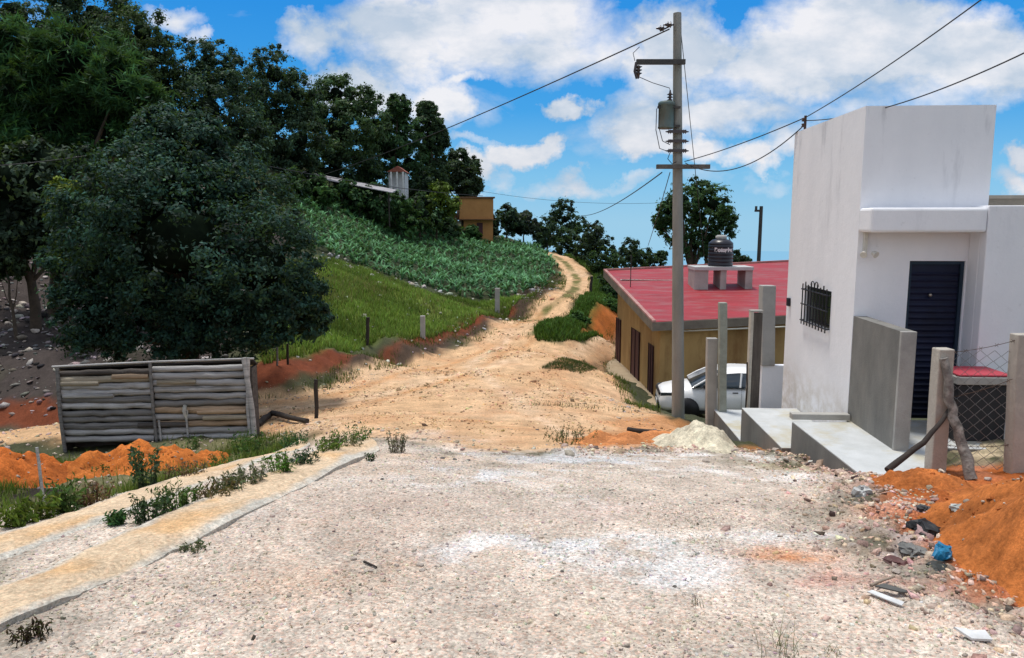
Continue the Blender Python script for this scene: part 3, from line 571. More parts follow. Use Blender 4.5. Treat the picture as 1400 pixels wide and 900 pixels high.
for i, (lb, Y, cx, cy, r, c) in enumerate([
    ('dark undergrowth below the domed tree right of the round tree', 56, 400, 232, 26, (.015, .035, .02)), ('dark undergrowth below the wide crowned ridge tree', 62, 450, 240, 28, (.015, .035, .02)), ('dark undergrowth left of the little white house', 66, 500, 250, 26, (.015, .035, .02)), ('dark undergrowth right of the little white house', 70, 575, 262, 24, (.015, .035, .02)),
    ('bush right beside the round tree at the top of the field', 50, 398, 250, 17, (.03, .07, .03)),
    ('low bush under the overhead wires above the field', 53, 430, 262, 20, (.04, .10, .03)),
    ('dark bush below the start of the metal roof', 56, 468, 268, 22, (.03, .075, .03)),
    ('bush in front of the metal roof on the hill', 58, 505, 280, 24, (.03, .075, .03)),
    ('bright green bush below the little white house', 59, 540, 292, 26, (.035, .09, .03)),
    ('bush between the white house and the yellow green tree', 62, 575, 292, 26, (.025, .06, .025)),
    ('yellow green leafy tree left of the ochre house', 64, 598, 275, 22, (.08, .13, .02)),
    ('dark bush under the yellow green tree', 66, 600, 308, 20, (.025, .055, .025)),
    ('small bush at the foot of the ochre house', 70, 644, 318, 9, (.03, .075, .025)),
    ('dark tree just right of the ochre house', 76, 692, 302, 19, (.02, .045, .028)),
    ('thin dark tree beside the gap above the hill road', 78, 716, 306, 14, (.025, .04, .03))]):
    ptree('bush', lb, 'bush', Y, cx, [(cx, cy, r), (cx-r*.8, cy+r*.4, r*.7), (cx+r*.8, cy+r*.35, r*.7), (cx+r*.2, cy-r*.6, r*.55)], c, SG, leaf=.13*Y/50, clumps=34, per=50, core=.4, loose=1, trunk_r=.07, branches=False)
RGp = 'trees and bushes along the right side of the hill road'
for (nm, lb, Y, cx, it, c) in [
    ('tree', 'conical dark tree at the crest of the hill road', 84, 768, [(768, 285, 15), (772, 300, 20), (755, 312, 18), (790, 308, 14), (745, 322, 14)], (.02, .045, .03)),
    ('bush', 'rounded bush on the crest right beside the road end', 80, 748, [(745, 315, 18), (762, 325, 22), (738, 330, 12)], (.02, .05, .03)),
    ('bush', 'dark bush below the conical tree', 76, 790, [(788, 325, 20), (775, 338, 14), (806, 335, 16)], (.022, .05, .028)),
    ('tree', 'sparse tree with upright twigs behind the leaning post', 66, 815, [(815, 315, 12), (812, 332, 18), (826, 340, 16), (800, 345, 14)], (.02, .04, .026)),
    ('bush', 'bush on the grassy bank beside the road bend', 60, 826, [(826, 352, 18), (840, 362, 18), (815, 362, 12)], (.022, .055, .022)),
    ('bush', 'dark bush filling the gap left of the red roof', 50, 838, [(836, 385, 18), (842, 402, 16), (830, 405, 14)], (.02, .05, .022)),
    ('tree', 'thin tree rising behind the far left corner of the red roof', 58, 862, [(862, 338, 12), (858, 352, 16), (872, 356, 14)], (.022, .045, .024)),
    ('bush', 'bush behind the roof just left of the utility pole', 60, 888, [(882, 352, 13), (897, 358, 11), (905, 350, 7)], (.022, .05, .022)),
    ('bush', 'bush behind the roof at the foot of the round dark tree', 60, 1000, [(985, 350, 13), (1003, 354, 11), (970, 352, 10), (1018, 356, 8)], (.022, .05, .026))]:
    ptree(nm, lb, nm, Y, cx, it, c, RGp, leaf=.12*Y/55, clumps=40, per=45, core=.25, loose=1, trunk_r=.09)
for lb, Y, cx, cy, r in (('low leafy bush at the front tip of the grassy bank by the road fork', 35, 752, 456, 9), ('low rounded bush on the grassy bank above the road fork', 37, 775, 446, 11), ('low bush on the grassy bank beside the orange cut', 39, 790, 436, 11), ('small bush higher up the grassy bank towards the bend', 43, 803, 418, 10), ('dark bush between the grassy bank and the house corner', 44, 828, 416, 14)):
    ptree('bush', lb, 'bush', Y, cx, [(cx, cy, r), (cx-r*.9, cy+r*.4, r*.7), (cx+r*.9, cy+r*.3, r*.75)], (.045, .11, .03), 'low bushes on the grassy bank by the road fork', leaf=.07, clumps=34, per=45, core=.5, loose=1, trunk_r=.03, branches=False)
# blades, crop, weeds --------------------------------------------------------
def blades(pts, h, w, col, bend=.5, seg=2, zoff=0):
    """curved tapering blades; pts (n,3) roots"""
    n = len(pts); an = RG.random(n)*6.28; dx = np.c_[np.cos(an), np.sin(an), np.zeros(n)]; px_ = np.c_[-np.sin(an), np.cos(an), np.zeros(n)]
    V = []; C = []
    b = (bend*RG.uniform(.3, 1.2, n)*h)[:, None]
    for k in range(seg+1):
        t = k/seg; c = pts+dx*b*t**1.7+np.c_[np.zeros(n), np.zeros(n), h*(t-.25*(b[:, 0]/h)*t*t)]
        ww = (w*(1-t*.92)*(1 if k else .7))[:, None]
        V += [c-px_*ww, c+px_*ww]; C += [col*(.55+.6*t)]*2
    V = np.stack(V, 1); m = 2*(seg+1); base = (np.arange(n)*m)[:, None]
    q = np.vstack([base+np.array([2*k, 2*k+1, 2*k+3, 2*k+2]) for k in range(seg)])
    return V.reshape(-1, 3), q, np.stack(C, 1).reshape(-1, 3)
def on_pts(P): return np.c_[P, ground_h(P[:, 0], P[:, 1])]
def vcol(n, base, var=.25): return np.clip(np.array(base)*(1+RG.normal(0, var, (n, 1)))*(1+RG.normal(0, .1, (n, 3))), .003, .6)
def blade_obj(name, P, h, w, col, label, bend=.5):
    V, q, C = blades(on_pts(P), h, w, col, bend); o = link(name, npmesh(name, V, q, GRASSM, C)); return tag(o, label, 'grass', kind='stuff')
P = scatter(60000, 'grass', (-14, 6), (18, 55), lambda x, y, g: g.random(len(x)) < np.clip(.75+fbm(x, y, 3, .6), 0, 1), 21)
blade_obj('meadow_grass', P, RG.uniform(.10, .30, len(P)), RG.uniform(.010, .022, len(P)), vcol(len(P), (.165, .25, .045), .35)*(1+1.1*fbm(P[:, 0], P[:, 1], 3, .5))[:, None], 'bright green grass covering the slope below the crop field')
P = scatter(9000, None, (-10, 8), (18, 60), lambda x, y, g: ((sdist(x, y, Z['verge']) > 0) | (np.abs(sdist(x, y, Z['road'])) < .35)) & (g.random(len(x)) < np.clip(.3+1.5*fbm(x, y, 3, .8), .03, 1)), 22)
blade_obj('verge_grass', P, RG.uniform(.06, .22, len(P)), RG.uniform(.008, .018, len(P)), vcol(len(P), (.11, .14, .03), .35), 'rough grass in patches along the verges of the dirt road')
P = scatter(26000, 'rbank', (1, 14), (32, 80), lambda x, y, g: sdist(x, y, Z['cut']) < 0, 23)
blade_obj('bank_grass', P, RG.uniform(.08, .34, len(P)), RG.uniform(.02, .05, len(P)), vcol(len(P), (.07, .14, .025), .35), 'deep green grass on the bank inside the bend of the hill road')
P = scatter(9000, 'leafy', (-13, -1), (6, 15), lambda x, y, g: (g.random(len(x)) < np.clip(.2+1.9*fbm(x, y, 3, .9), .02, 1)) & off_strips(x, y), 24)
blade_obj('yard_grass', P, RG.uniform(.05, .20, len(P)), RG.uniform(.004, .010, len(P)), vcol(len(P), (.12, .17, .03), .35), 'patchy green grass on the low yard in front of the log shed')
P = scatter(3500, None, (-9, 3), (14, 35), lambda x, y, g: (sdist(x, y, Z['patch']) > -.1) | ((ldist(x, y, np.array([hit_ground(745, 554), hit_ground(800, 557), hit_ground(865, 561)])) < .35) & (g.random(len(x)) < .35*np.clip(.4+2*fbm(x, y, 2, 2), 0, 1))) | (np.hypot((x-hit_ground(880, 512)[0])*.6, y-hit_ground(860, 500)[1]) < .8), 25)
blade_obj('dark_grass_patch', P, RG.uniform(.03, .12, len(P)), RG.uniform(.006, .014, len(P)), vcol(len(P), (.07, .09, .03), .35), 'dark low grass in patches on the track beside the ochre house')
P = scatter(500, 'gravel', (-6, 4), (5, 10), lambda x, y, g: (fbm(x, y, 3, .7) > .38) & off_strips(x, y), 26)
blade_obj('dry_grass', P, RG.uniform(.012, .03, len(P)), RG.uniform(.0015, .003, len(P)), vcol(len(P), (.3, .24, .14), .3), 'dry straw coloured grass wisps scattered through the gravel', 1.5)
P = scatter(1500, 'gravel', (-6, 5), (3, 10.5), lambda x, y, g: (fbm(x+3, y, 3, .8) > g.random(len(x))*.7+.02) & off_strips(x, y), 27)
blade_obj('twig_litter', P, RG.uniform(.006, .02, len(P)), RG.uniform(.0015, .0035, len(P)), vcol(len(P), (.12, .085, .055), .4), 'dark dry twigs and straw bits lying scattered over the gravel', 3.0)
# crop field: leafy stalks in contour rows
def crop():
    g = np.random.default_rng(31); Pf = []
    a = np.arange(-30, 20, .48); r = np.arange(25, 90, .62)
    A, B = np.meshgrid(a, r); x = A.ravel()+g.normal(0, .1, A.size)+B.ravel()*.0; y = B.ravel()+A.ravel()*.35+g.normal(0, .1, A.size)
    ok = sdist(x, y, Z['field'])+fbm(x, y, 3, .5)*1.2 > .1; x, y = x[ok], y[ok]; n = len(x)
    pts = on_pts(np.c_[x, y]); nl = 9
    root = np.repeat(pts, nl, axis=0); hh = np.repeat(g.uniform(.4, .75, n), nl); root[:, 2] += hh*g.uniform(.0, .55, n*nl)
    V, q, C = blades(root, hh*g.uniform(.4, .8, n*nl), g.uniform(.05, .10, n*nl), np.clip(np.array((.13, .33, .15))*np.repeat(g.uniform(.6, 1.3, n), nl)[:, None]*g.uniform(.6, 1.5, (n*nl, 1)), 0, .5), 1.7, 3)
    o = link('crop_plants', npmesh('crop_plants', V, q, LEAF, C)); tag(o, 'dense rows of long leaved green crop plants covering the field on the slope', 'crop', kind='stuff')
crop()
def weed(name, label, cat, px, py, hpx, wpx, col, stems=14, leaf=.03, group=None, per=16, upright=.6, Y=None):
    b = on(px, py); Yd = b.y; h = pw(hpx, Yd); w = pw(wpx, Yd)/2
    mb = MB(); LP = []; LN = []
    for s in range(stems):
        a = random.uniform(0, 6.28); rr = w*random.uniform(.1, 1)**.7; st = Vector((math.cos(a), math.sin(a), 0)); hh = h*random.uniform(.5, 1)
        p0 = st*rr*(1-upright)*1.2; p1 = st*rr*.8+Vector((0, 0, hh*.6)); p2 = st*rr+Vector((random.uniform(-.1, .1)*w, random.uniform(-.1, .1)*w, hh))
        if wpx > 2*hpx: p0 = st*rr*.95
        p0 = p0-Vector((0, 0, .02))
        mb.tube([p0, p1, p2], [.004, .003, .0015], 4, False)
        for k in range(per):
            t = (k+1)/per; p = p0.lerp(p1, t*2) if t < .5 else p1.lerp(p2, t*2-1); LP.append(p+Vector((random.gauss(0, 1), random.gauss(0, 1), random.gauss(0, .5)))*leaf*.8); LN.append((random.gauss(0, .8), random.gauss(0, .8)-.2, .6))
    LP = np.array([p[:] for p in LP]); n = len(LP)
    V, q, C = leaves(LP, np.array(LN), RG.uniform(.6, 1.3, n)*leaf, vcol(n, col, .35), .32, .3)
    SV = np.array([p[:] for p in mb.v]); SF = np.array([f for f in mb.f if len(f) == 4]); SCc = np.tile(np.array(col)*(.8, .7, .8), (len(SV), 1))
    o = link(name, npmesh(name, np.vstack([V, SV]), [q, SF+len(V)], LEAF, np.vstack([C, SCc])), None, b); o.rotation_euler[2] = random.uniform(0, 6); return tag(o, label, cat, group)
GST = surf('green_stem', (.08, .12, .04), (.06, .09, .03), 5, .8, 0)
WG = (.075, .13, .035); WB = (.05, .09, .045); WD = (.04, .075, .03)
G1 = 'weeds growing between and beside the two concrete tracks'
WSC = 1.25
for i, (lb, px, py, h, w, c) in enumerate([
    ('small dark weed nearest the camera between the concrete tracks', 160, 718, 16, 18, WD),
    ('dark bushy weed between the tracks, first big one from the left', 205, 712, 38, 46, WD),
    ('broad green weed between the tracks right of the first dark one', 245, 698, 34, 60, WG),
    ('grey green low weed in the middle stretch between the tracks', 300, 680, 26, 60, (.11, .13, .06)),
    ('thin brownish weed in the middle stretch between the tracks', 340, 664, 24, 50, (.14, .13, .07)),
    ('bright green weed between the tracks near their far end', 385, 650, 30, 46, WG),
    ('leafy weed touching the near track at its far end', 415, 638, 28, 40, WD),
    ('tall green weed close to the far end of the near track', 450, 622, 30, 40, WG),
    ('green weed at the very end of the near track', 485, 608, 24, 46, WG),
    ('low straggling weed between the third and the grey green weed', 322, 672, 20, 60, (.10, .13, .05)),
    ('dense low weed along the left rim of the near track, before its end', 468, 616, 22, 50, (.07, .12, .04)),
    ('weed beside the far end of the far track', 402, 612, 26, 36, WD)]):
    weed('weed', lb, 'weed', px, py, h*random.uniform(.8, 1.3), w*WSC, tuple(q*random.uniform(.8, 1.7) for q in c), 26, .023, G1, 17, .5)
for lb, px, py, h, w, c, st, lf in [
    ('tall blue green weed standing alone beyond the far track', 198, 668, 66, 44, WB, 22, .035),
    ('reddish brown dry weed on the yard beyond the far track', 128, 690, 30, 60, (.16, .085, .05), 24, .022),
    ('dry brownish weed between the tall blue green weed and the shrubby weed', 255, 655, 24, 70, (.15, .10, .065), 24, .02),
    ('dark green shrubby weed in front of the right end of the log shed', 340, 628, 48, 62, (.05, .11, .025), 26, .032),
    ('leafy weed in the hollow at the left edge by the thin post', 90, 700, 50, 44, WG, 18, .035),
    ('yellow green weed at the left edge below the orange heap', 50, 712, 34, 60, (.10, .15, .02), 18, .035),
    ('low yellow green weed touching the left border of the yard', 15, 722, 30, 50, (.10, .15, .02), 14, .035),
    ('green weed growing out of the big orange heap by the shed', 262, 612, 16, 44, WG, 14, .03),
    ('small weed left of the big orange heap', 130, 645, 20, 40, WG, 12, .03),
    ('pale green weed between the orange heap and the shrubby weed', 300, 628, 26, 36, WG, 14, .03),
    ('grey brown dry weed at the end of the near concrete track', 543, 618, 32, 36, (.14, .13, .08), 22, .018),
    ('tiny green weed just left of the dry weed', 507, 628, 12, 18, WD, 8, .018),
    ('grey green weed by the end of the shed', 365, 612, 26, 30, (.12, .14, .06), 14, .028),
    ('low spreading grass weed at the far edge of the gravel', 780, 604, 18, 90, (.10, .12, .05), 40, .02),
    ('low green weed tuft beside the concrete edge at far left of the gravel', 265, 752, 10, 40, (.13, .15, .08), 14, .015)]:
    weed('weed', lb, 'weed', px, py, h, w, c, st, lf, None, 15, .5)
weed('withered_plant', 'dark brown withered plant at the bottom left of the gravel', 'plant', 42, 878, 26, 60, (.035, .018, .012), 16, .016, None, 14, .3)
def wisps(label, px, py, h, w, n, col, cat='grass tuft'):
    b = on(px, py); hh = pw(h, b.y); ww = pw(w, b.y)/2; P0 = np.c_[RG.normal(0, ww*.25, n), RG.normal(0, ww*.25, n), np.full(n, -.01)]
    V, q, C = blades(P0, RG.uniform(.35, 1, n)*hh, np.full(n, .0022), vcol(n, col, .3), .9, 4)
    o = link('grass_tuft', npmesh('grass_tuft', V, q, GRASSM, C), None, b); tag(o, label, cat)
wisps('sparse tuft of long bent grass stems at the bottom edge, right of centre', 1075, 893, 72, 120, 34, (.26, .24, .15))
wisps('small dry grass tuft on the gravel left of the long bent stems', 952, 828, 34, 30, 14, (.2, .17, .11))
wisps('low green tuft at the bottom edge right of the long stems', 1135, 893, 18, 50, 26, (.16, .17, .07))
wisps('tiny dark tuft at the bottom edge in the middle of the gravel', 652, 895, 14, 16, 14, (.07, .06, .04))
# ------------------------------------------------------------------ earth heaps
def heap(name, label, cat, lobes, mat_col, rough=.05, n=70, skirt=.06, seed=0, dz=0):
    """lobes (px,py,half width px,half depth m,height m): a mound lying on the terrain"""
    L = []
    for px, py, w, dpt, h in lobes:
        x, y = hit_ground(px, py); L.append((x, y, pw(w, y), dpt, h))
    x0 = min(l[0]-l[2]*2 for l in L); x1 = max(l[0]+l[2]*2 for l in L); y0 = min(l[1]-l[3]*2 for l in L); y1 = max(l[1]+l[3]*2 for l in L)
    gx, gy = np.meshgrid(np.linspace(x0, x1, n), np.linspace(y0, y1, n)); x, y = gx.ravel(), gy.ravel()
    hh = np.zeros(len(x))
    for a, b, w, d, h in L: hh = np.maximum(hh, h*np.exp(-(((x-a)/w)**2+((y-b)/d)**2)**1.5*.6))
    nn = fbm(x+seed, y, 4, 2.0); n2 = fbm(x, y+seed, 3, 9)
    mx = max(l[4] for l in L); ht = hh*(1+nn*.5)-.09*mx-.02+hh/mx*(nn*rough*2+n2*rough)
    z = ground_h(x, y)+np.maximum(ht, -.05)
    C = np.array(mat_col)[None]*(1+n2[:, None]*.5)*(1+nn[:, None]*.4)
    I = np.arange(n*n).reshape(n, n); q = np.stack([I[:-1, :-1], I[:-1, 1:], I[1:, 1:], I[1:, :-1]], -1).reshape(-1, 4)
    keep = (ht[q] > -.04).any(1); q = q[keep]; used = np.zeros(len(x), bool); used[q.ravel()] = True; mp = np.cumsum(used)-1
    c = Vector((L[0][0], L[0][1], gz(L[0][0], L[0][1])))
    V = np.c_[x, y, z][used]-np.array(c)
    o = link(name, npmesh(name, V, mp[q], EARTH, np.c_[np.clip(C, .01, .8), np.full(len(C), .15)][used], smooth=True), None, c); return tag(o, label, cat)
OR = (.62, .19, .04)
heap('earth_heap', 'long heap of bright orange earth in front of the log shed', 'earth heap', [(215, 632, 62, .7, .32), (130, 640, 40, .6, .22), (270, 622, 30, .5, .22)], (.46, .14, .03), .10, 90)
heap('earth_heap', 'orange earth heap at the left edge beyond the thin post', 'earth heap', [(30, 650, 60, .8, .36), (85, 640, 30, .6, .22)], (.42, .115, .025), .10, 80, seed=3)
heap('earth_heap', 'big smooth orange earth pile at the right edge of the gravel', 'earth heap', [(1450, 775, 90, .85, .46), (1385, 765, 65, .7, .26), (1400, 700, 90, .5, .14)], (.46, .15, .04), .03, 90, seed=5)
heap('earth_heap', 'low orange earth bank at the foot of the chain link fence', 'earth heap', [(1255, 672, 50, .34, .16), (1330, 672, 45, .3, .12)], (.44, .14, .038), .04, 80, seed=8)
heap('earth_heap', 'small orange earth patch beside the sand heap near the pole', 'earth heap', [(845, 604, 45, .35, .12), (900, 600, 30, .4, .10)], (.50, .20, .075), .08, 60, seed=9)
heap('sand_heap', 'smooth pale yellow cement heap between utility pole and concrete steps', 'sand heap', [(955, 606, 30, .9, .40), (925, 606, 26, .7, .24)], (.66, .60, .46), .02, 80, seed=11)
def clods(n, cx, cy, w, dpt, col, seed):
    g = np.random.default_rng(seed); x0, y0 = hit_ground(cx, cy); s = pw(w, y0); return np.c_[x0+g.normal(0, s*.6, n), y0+g.normal(0, dpt*.6, n)]
def on_heaps(P):
    dg = bpy.context.evaluated_depsgraph_get(); out = []
    hs = [o for o in COL.objects if o.name.startswith('earth_heap')]
    for x, y in P:
        z = gz(x, y)
        for o in hs:
            ok, loc_, _, _ = o.ray_cast(Vector((x, y, 20))-o.location, Vector((0, 0, -1)))
            if ok: z = max(z, loc_.z+o.location.z)
        out.append(z)
    return np.array(out)
bpy.context.view_layer.update()
_gh = ground_h
P = np.vstack([clods(110, 1370, 740, 90, .9, 0, 51), clods(50, 1270, 672, 60, .3, 0, 52), clods(200, 200, 640, 90, .7, 0, 53), clods(120, 40, 655, 60, .6, 0, 54)])
HZ = on_heaps(P)
ground_h = lambda x, y, detail=True: HZ if len(np.atleast_1d(x)) == len(HZ) else _gh(x, y, detail)
o = rocks_mass('earth_clods', P, RG.gamma(1.5, .005, len(P))+.003, np.where(RG.random((len(P), 1)) < .35, np.array((.5, .42, .34)), np.array((.36, .11, .03)))*RG.uniform(.6, 1.3, (len(P), 1)), .7); tag(o, 'clods and small pale stones sprinkled over the orange earth heaps', 'clods', kind='stuff')
ground_h = _gh
# ------------------------------------------------------------------ white building
AB = R(3.3); ub = Vector((math.sin(AB), math.cos(AB), 0)); vb_ = Vector((math.cos(AB), -math.sin(AB), 0))
A0 = at(1158, 573, 10.4); ZF = A0.z
CL = ((CAM-A0).dot(vb_), (CAM-A0).dot(ub))
def hl(px, py, v=0):      # on a plane v = const -> (u, z)
    d = ray(px, py); t = (v-CL[0])/d.dot(vb_); return CL[1]+t*d.dot(ub), (H+t*d.z)-ZF
def hf(px, py, u=0):      # on a plane u = const -> (v, z)
    d = ray(px, py); t = (u-CL[1])/d.dot(ub); return CL[0]+t*d.dot(vb_), (H+t*d.z)-ZF
def hz_(px, py, z=0):     # on the porch level -> (v, u)
    p = at_z(px, py, ZF+z)-A0; return p.dot(vb_), p.dot(ub)
WBd = empty('white_building', A0, -AB, 'white painted concrete building with tall tower and dark blue door', 'building')
U1 = hl(1086, 200)[0]; ZT = hf(1180, 145)[1]; V1 = hf(1363, 140)[0]; UC = -.42
Vw = hf(1350, 316, UC)[0]; zc0 = hf(1260, 318, UC)[1]; zc1 = hf(1260, 284, UC)[1]
d0 = hf(1241, 400)[0]; d1 = min(hf(1323, 400)[0], Vw-.02); dt = hf(1280, 357)[1]
wa, wzt = hl(1137, 399); wb, _ = hl(1101, 385); wzb = hl(1137, 455)[1]
# tower walls, with openings left for the door and window
m = MB(); t = .16
m.box(0, d0, 0, t, -.6, dt); m.box(d1, V1, 0, t, 0, dt); m.box(0, V1, 0, t, dt, ZT)          # front
m.box(0, t, t, wa, -.6, ZT); m.box(0, t, wb, U1, -1.3, ZT); m.box(0, t, wa, wb, -1.0, wzb); m.box(0, t, wa, wb, wzt, ZT)  # left
m.box(V1-t, V1, t, U1, 0, ZT); m.box(t, V1-t, U1-t, U1, -1.0, ZT)
tw = m.build('tower_wall', WALLW, WBd)
m = MB(); m.box(t, V1-t, t, U1-t, ZT-.22, ZT-.1); m.build('roof', CONC, WBd)
m = MB(); m.box(t+.001, V1-t-.001, t+.5, t+.55, 0, ZT-.23); m.build('inner_wall', BLACKM, WBd)
m = MB(); m.box(-.012, Vw-.004, UC, -.003, zc0, zc1); m.build('canopy', WALLW, WBd, bevel=.035)
zr = hf(1380, 281, UC)[1]
m = MB(); m.box(Vw, Vw+4.5, UC, UC+.16, -.6, zr); m.box(Vw, Vw+.16, UC+.16, -.002, 0, zr); m.box(V1+.003, Vw+4.5, UC+.16, 4, zr-.2, zr-.06); m.build('wing_wall', WALLW, WBd, bevel=.012)
zs = hf(1390, 272, 1.2)[1]
m = MB(); m.box(V1+.02, Vw+4.5, 1.2, 1.35, zr-.05, zs); m.box(V1+.02, Vw+4.5, 1.1, 1.35, zs+.001, zs+.05); m.build('rear_parapet', surf('raw_concrete_edge', (.3, .27, .22), (.22, .2, .17)), WBd)
# door: ribbed metal leaf in a frame
m = MB(); m.box(d0, d0+.045, .03, .09, 0, dt); m.box(d1-.045, d1, .03, .09, 0, dt); m.box(d0+.045, d1-.045, .03, .09, dt-.045, dt); fr = m.build('door_frame', surf('door_frame_blue', (.02, .04, .07), (.015, .03, .05), 3, .4, 0), WBd)
m = MB(); m.box(d0+.047, d1-.047, .065, .085, .01, dt-.047)
nz = int((dt-.1)/.085)
for k in range(nz):
    z = .03+k*.085; m.prism([(0, 0), (.055, 0), (.03, .02)], 0, 1, Matrix(((0, 0, d1-d0-.11, d0+.055), (0, -1, 0, .064), (1, 0, 0, z), (0, 0, 0, 1))))
dr = m.build('door', NAVY, WBd)
kx, kz = hf(1273, 404); m = MB(); m.lathe([(.0, -.0), (.022, 0), (.028, .02), (.02, .04), (.005, .045)], 12, Matrix.Translation((kx, .045, kz))@Matrix.Rotation(R(90), 4, 'X')); m.build('knob', surf('knob_brass', (.5, .45, .38), None, 3, .3, 0, metal=1), dr)
# window: dark glass behind a black bar grille with scrolls
m = MB(); m.box(.06, .09, wa, wb, wzb, wzt); gl = m.build('window', surf('dark_glass', (.012, .015, .02), (.02, .025, .03), 2, .12, 0, spec=.6), WBd)
m = MB(); nb = 9
for k in range(nb):
    u = wa+.05+(wb-wa-.1)*k/(nb-1); m.tube([(-.05, u, wzb-.03), (-.05, u, wzt+.03+(.04 if k % 2 else 0))], .010, 6)
for z in (wzb+.03, wzt-.06, (wzb+wzt)/2): m.tube([(-.05, wa-.01, z), (-.05, wb+.01, z)], .011, 6)
for z in (wzb+.03, wzt-.06):
    for u in (wa, wb): m.tube([(-.05, u, z), (.02, u, z)], .010, 6)
for s in (-1, 1):
    c = (wa+wb)/2+s*.09; m.tube([(-.05, c+.08*math.cos(a), wzt+.03+.07*math.sin(a)) for a in [R(i*20) for i in range(0, 10)]], .008, 6)
m.build('window_grille', BLACKM, WBd)
# small twin floodlight under the canopy
lx, lz = hf(1190, 345, -.12); m = MB(); m.box(lx-.06, lx-.02, -.06, -.003, lz-.02, zc0-.002)
for s in (-1, 1): m.lathe([(.015, 0), (.03, .02), (.045, .07), (.045, .08)], 12, Matrix.Translation((lx+s*.05-.02, -.1, lz))@Matrix.Rotation(R(120), 4, 'X')@Matrix.Rotation(R(25*s), 4, 'Y'))
m.build('floodlight', surf('white_plastic', (.7, .68, .62), None, 3, .4, 0), WBd)
bx_, bz_ = hl(1080, 413); m = MB(); m.box(-.05, -.001, bx_-.05, bx_+.05, bz_-.07, bz_+.07); m.build('meter_box', BLACKM, WBd, bevel=.01)
# service bracket on the tower top
m = MB(); bu = hl(1096, 166)[0]; m.tube([(.06, bu, ZT-.12), (.06, bu, ZT+.24)], .022, 8); BRK = Vector((.06, bu, ZT+.16))
for z in (.08, .17): m.lathe([(.012, -.03), (.035, -.02), (.02, 0), (.035, .02), (.012, .03)], 10, Matrix.Translation((.02, bu-.03, ZT+z)))
m.build('service_bracket', surf('rusty_iron', (.10, .06, .045), (.05, .03, .025), 8, .8, .2), WBd)
# low grey wall beside the steps
ue, ze = hl(1230, 453); lw_t = .17
LW = empty('low_wall', A0, -AB, 'low raw grey concrete wall beside the dark blue door', 'wall')
m = MB(); z1 = hl(1169, 433)[1]; m.prism([(-.004, 0), (ue, 0), (ue, ze), (-.004, z1+.0)], 0, lw_t, None)
m.v = [(.006+v[2], v[0], v[1]+(-.0)) for v in m.v]
m.v = [(a, b, (c if c > .5 else -.25)) for a, b, c in m.v]; o = m.build('wall_panel', CONCD, LW)
m = MB(); m.box(.001, lw_t+.010, ue-.055, ue-.001, -.25, ze+.002); m.build('end_face', CONC, LW, bevel=.008)
# concrete slabs stepping along the building
def slab(name, label, pts, z0, z1, mat, extra=None, sidemat=None):
    e = empty(name, A0, -AB, label, 'concrete slab'); m = MB(); m.prism(pts, z0, z1-.001); m.build('slab', sidemat or CONCD, e)  # dark sides under a pale top: light and shade painted into the concrete
    m = MB(); m.prism([(p[0], p[1]) for p in pts], z1, z1+.018); m.build('top_surface', mat, e, bevel=.004)
    if extra: extra(e)
    return e
pA = hz_(1083, 576); pB = hz_(1186, 656); pC = hz_(1262, 641)
pD = hz_(1290, 612); pE = hz_(1400, 612)
def ext1(e):
    m = MB(); m.box(pA[0], -.02, pA[1]-.0, pA[1]+.14, .02, .10); m.build('kerb', CONC, e, bevel=.008)
slab('porch_slab', 'large flat concrete porch slab in front of the white building', [pA, pB, pC, (pD[0], pD[1]), (Vw+4, pD[1]-.25), (Vw+4, UC-.004), (Vw-.002, UC-.004), (Vw-.002, -.004), (-.004, -.004), (-.004, pA[1])], -.75, -.02, CONCB, ext1)
def loc(p): q = p-A0; return q.dot(vb_), q.dot(ub), q.z
YA = (A0+vb_*pA[0]+ub*pA[1]).y
z2 = loc(at(1062, 613, YA+.05))[2]; q1 = hz_(1014, 559, z2); q0 = loc(at(1064, 614, YA-.35))
slab('step_slab', 'middle concrete step slab, one step below the porch slab', [(q1[0], pA[1]+.006), (-.012, pA[1]+.006), (-.012, q1[1]), (q1[0], q1[1])], z2-.8, z2, CONCB)
YB = (A0+vb_*q1[0]+ub*q1[1]).y; z3 = loc(at(1011, 607, YB+.05))[2]; r1 = hz_(976, 561, z3)
slab('step_slab', 'lowest concrete step slab, the farthest one down beside the tower', [(r1[0], q1[1]+.006), (-.012, q1[1]+.006), (-.012, r1[1]), (r1[0], r1[1])], z3-.8, z3, CONCB)
# basin with a red lid on the porch
bw = hz_(1305, 604); bw2 = hz_(1376, 606)
bn = empty('water_basin', A0+vb_*((bw[0]+bw2[0])/2)+ub*(bw[1]+.3)+Vector((0, 0, .0)), -AB, 'dark concrete water basin with a red lid behind the chain link fence', 'basin')
w2 = (bw2[0]-bw[0])/2; m = MB(); m.box(-w2, w2, -.28, .28, .0, .72); m.build('body', surf('basin_dark', (.035, .035, .038), (.025, .025, .028), 3, .8), bn, bevel=.02)
m = MB(); m.box(-w2-.03, w2+.03, -.31, .31, .722, .82); m.build('rim', CONC, bn, bevel=.012)
m = MB(); m.box(-w2-.01, w2+.02, -.3, .3, .823, .85); m.build('lid', surf('red_lid', (.5, .06, .09), (.4, .05, .07), 3, .6), bn, bevel=.015)
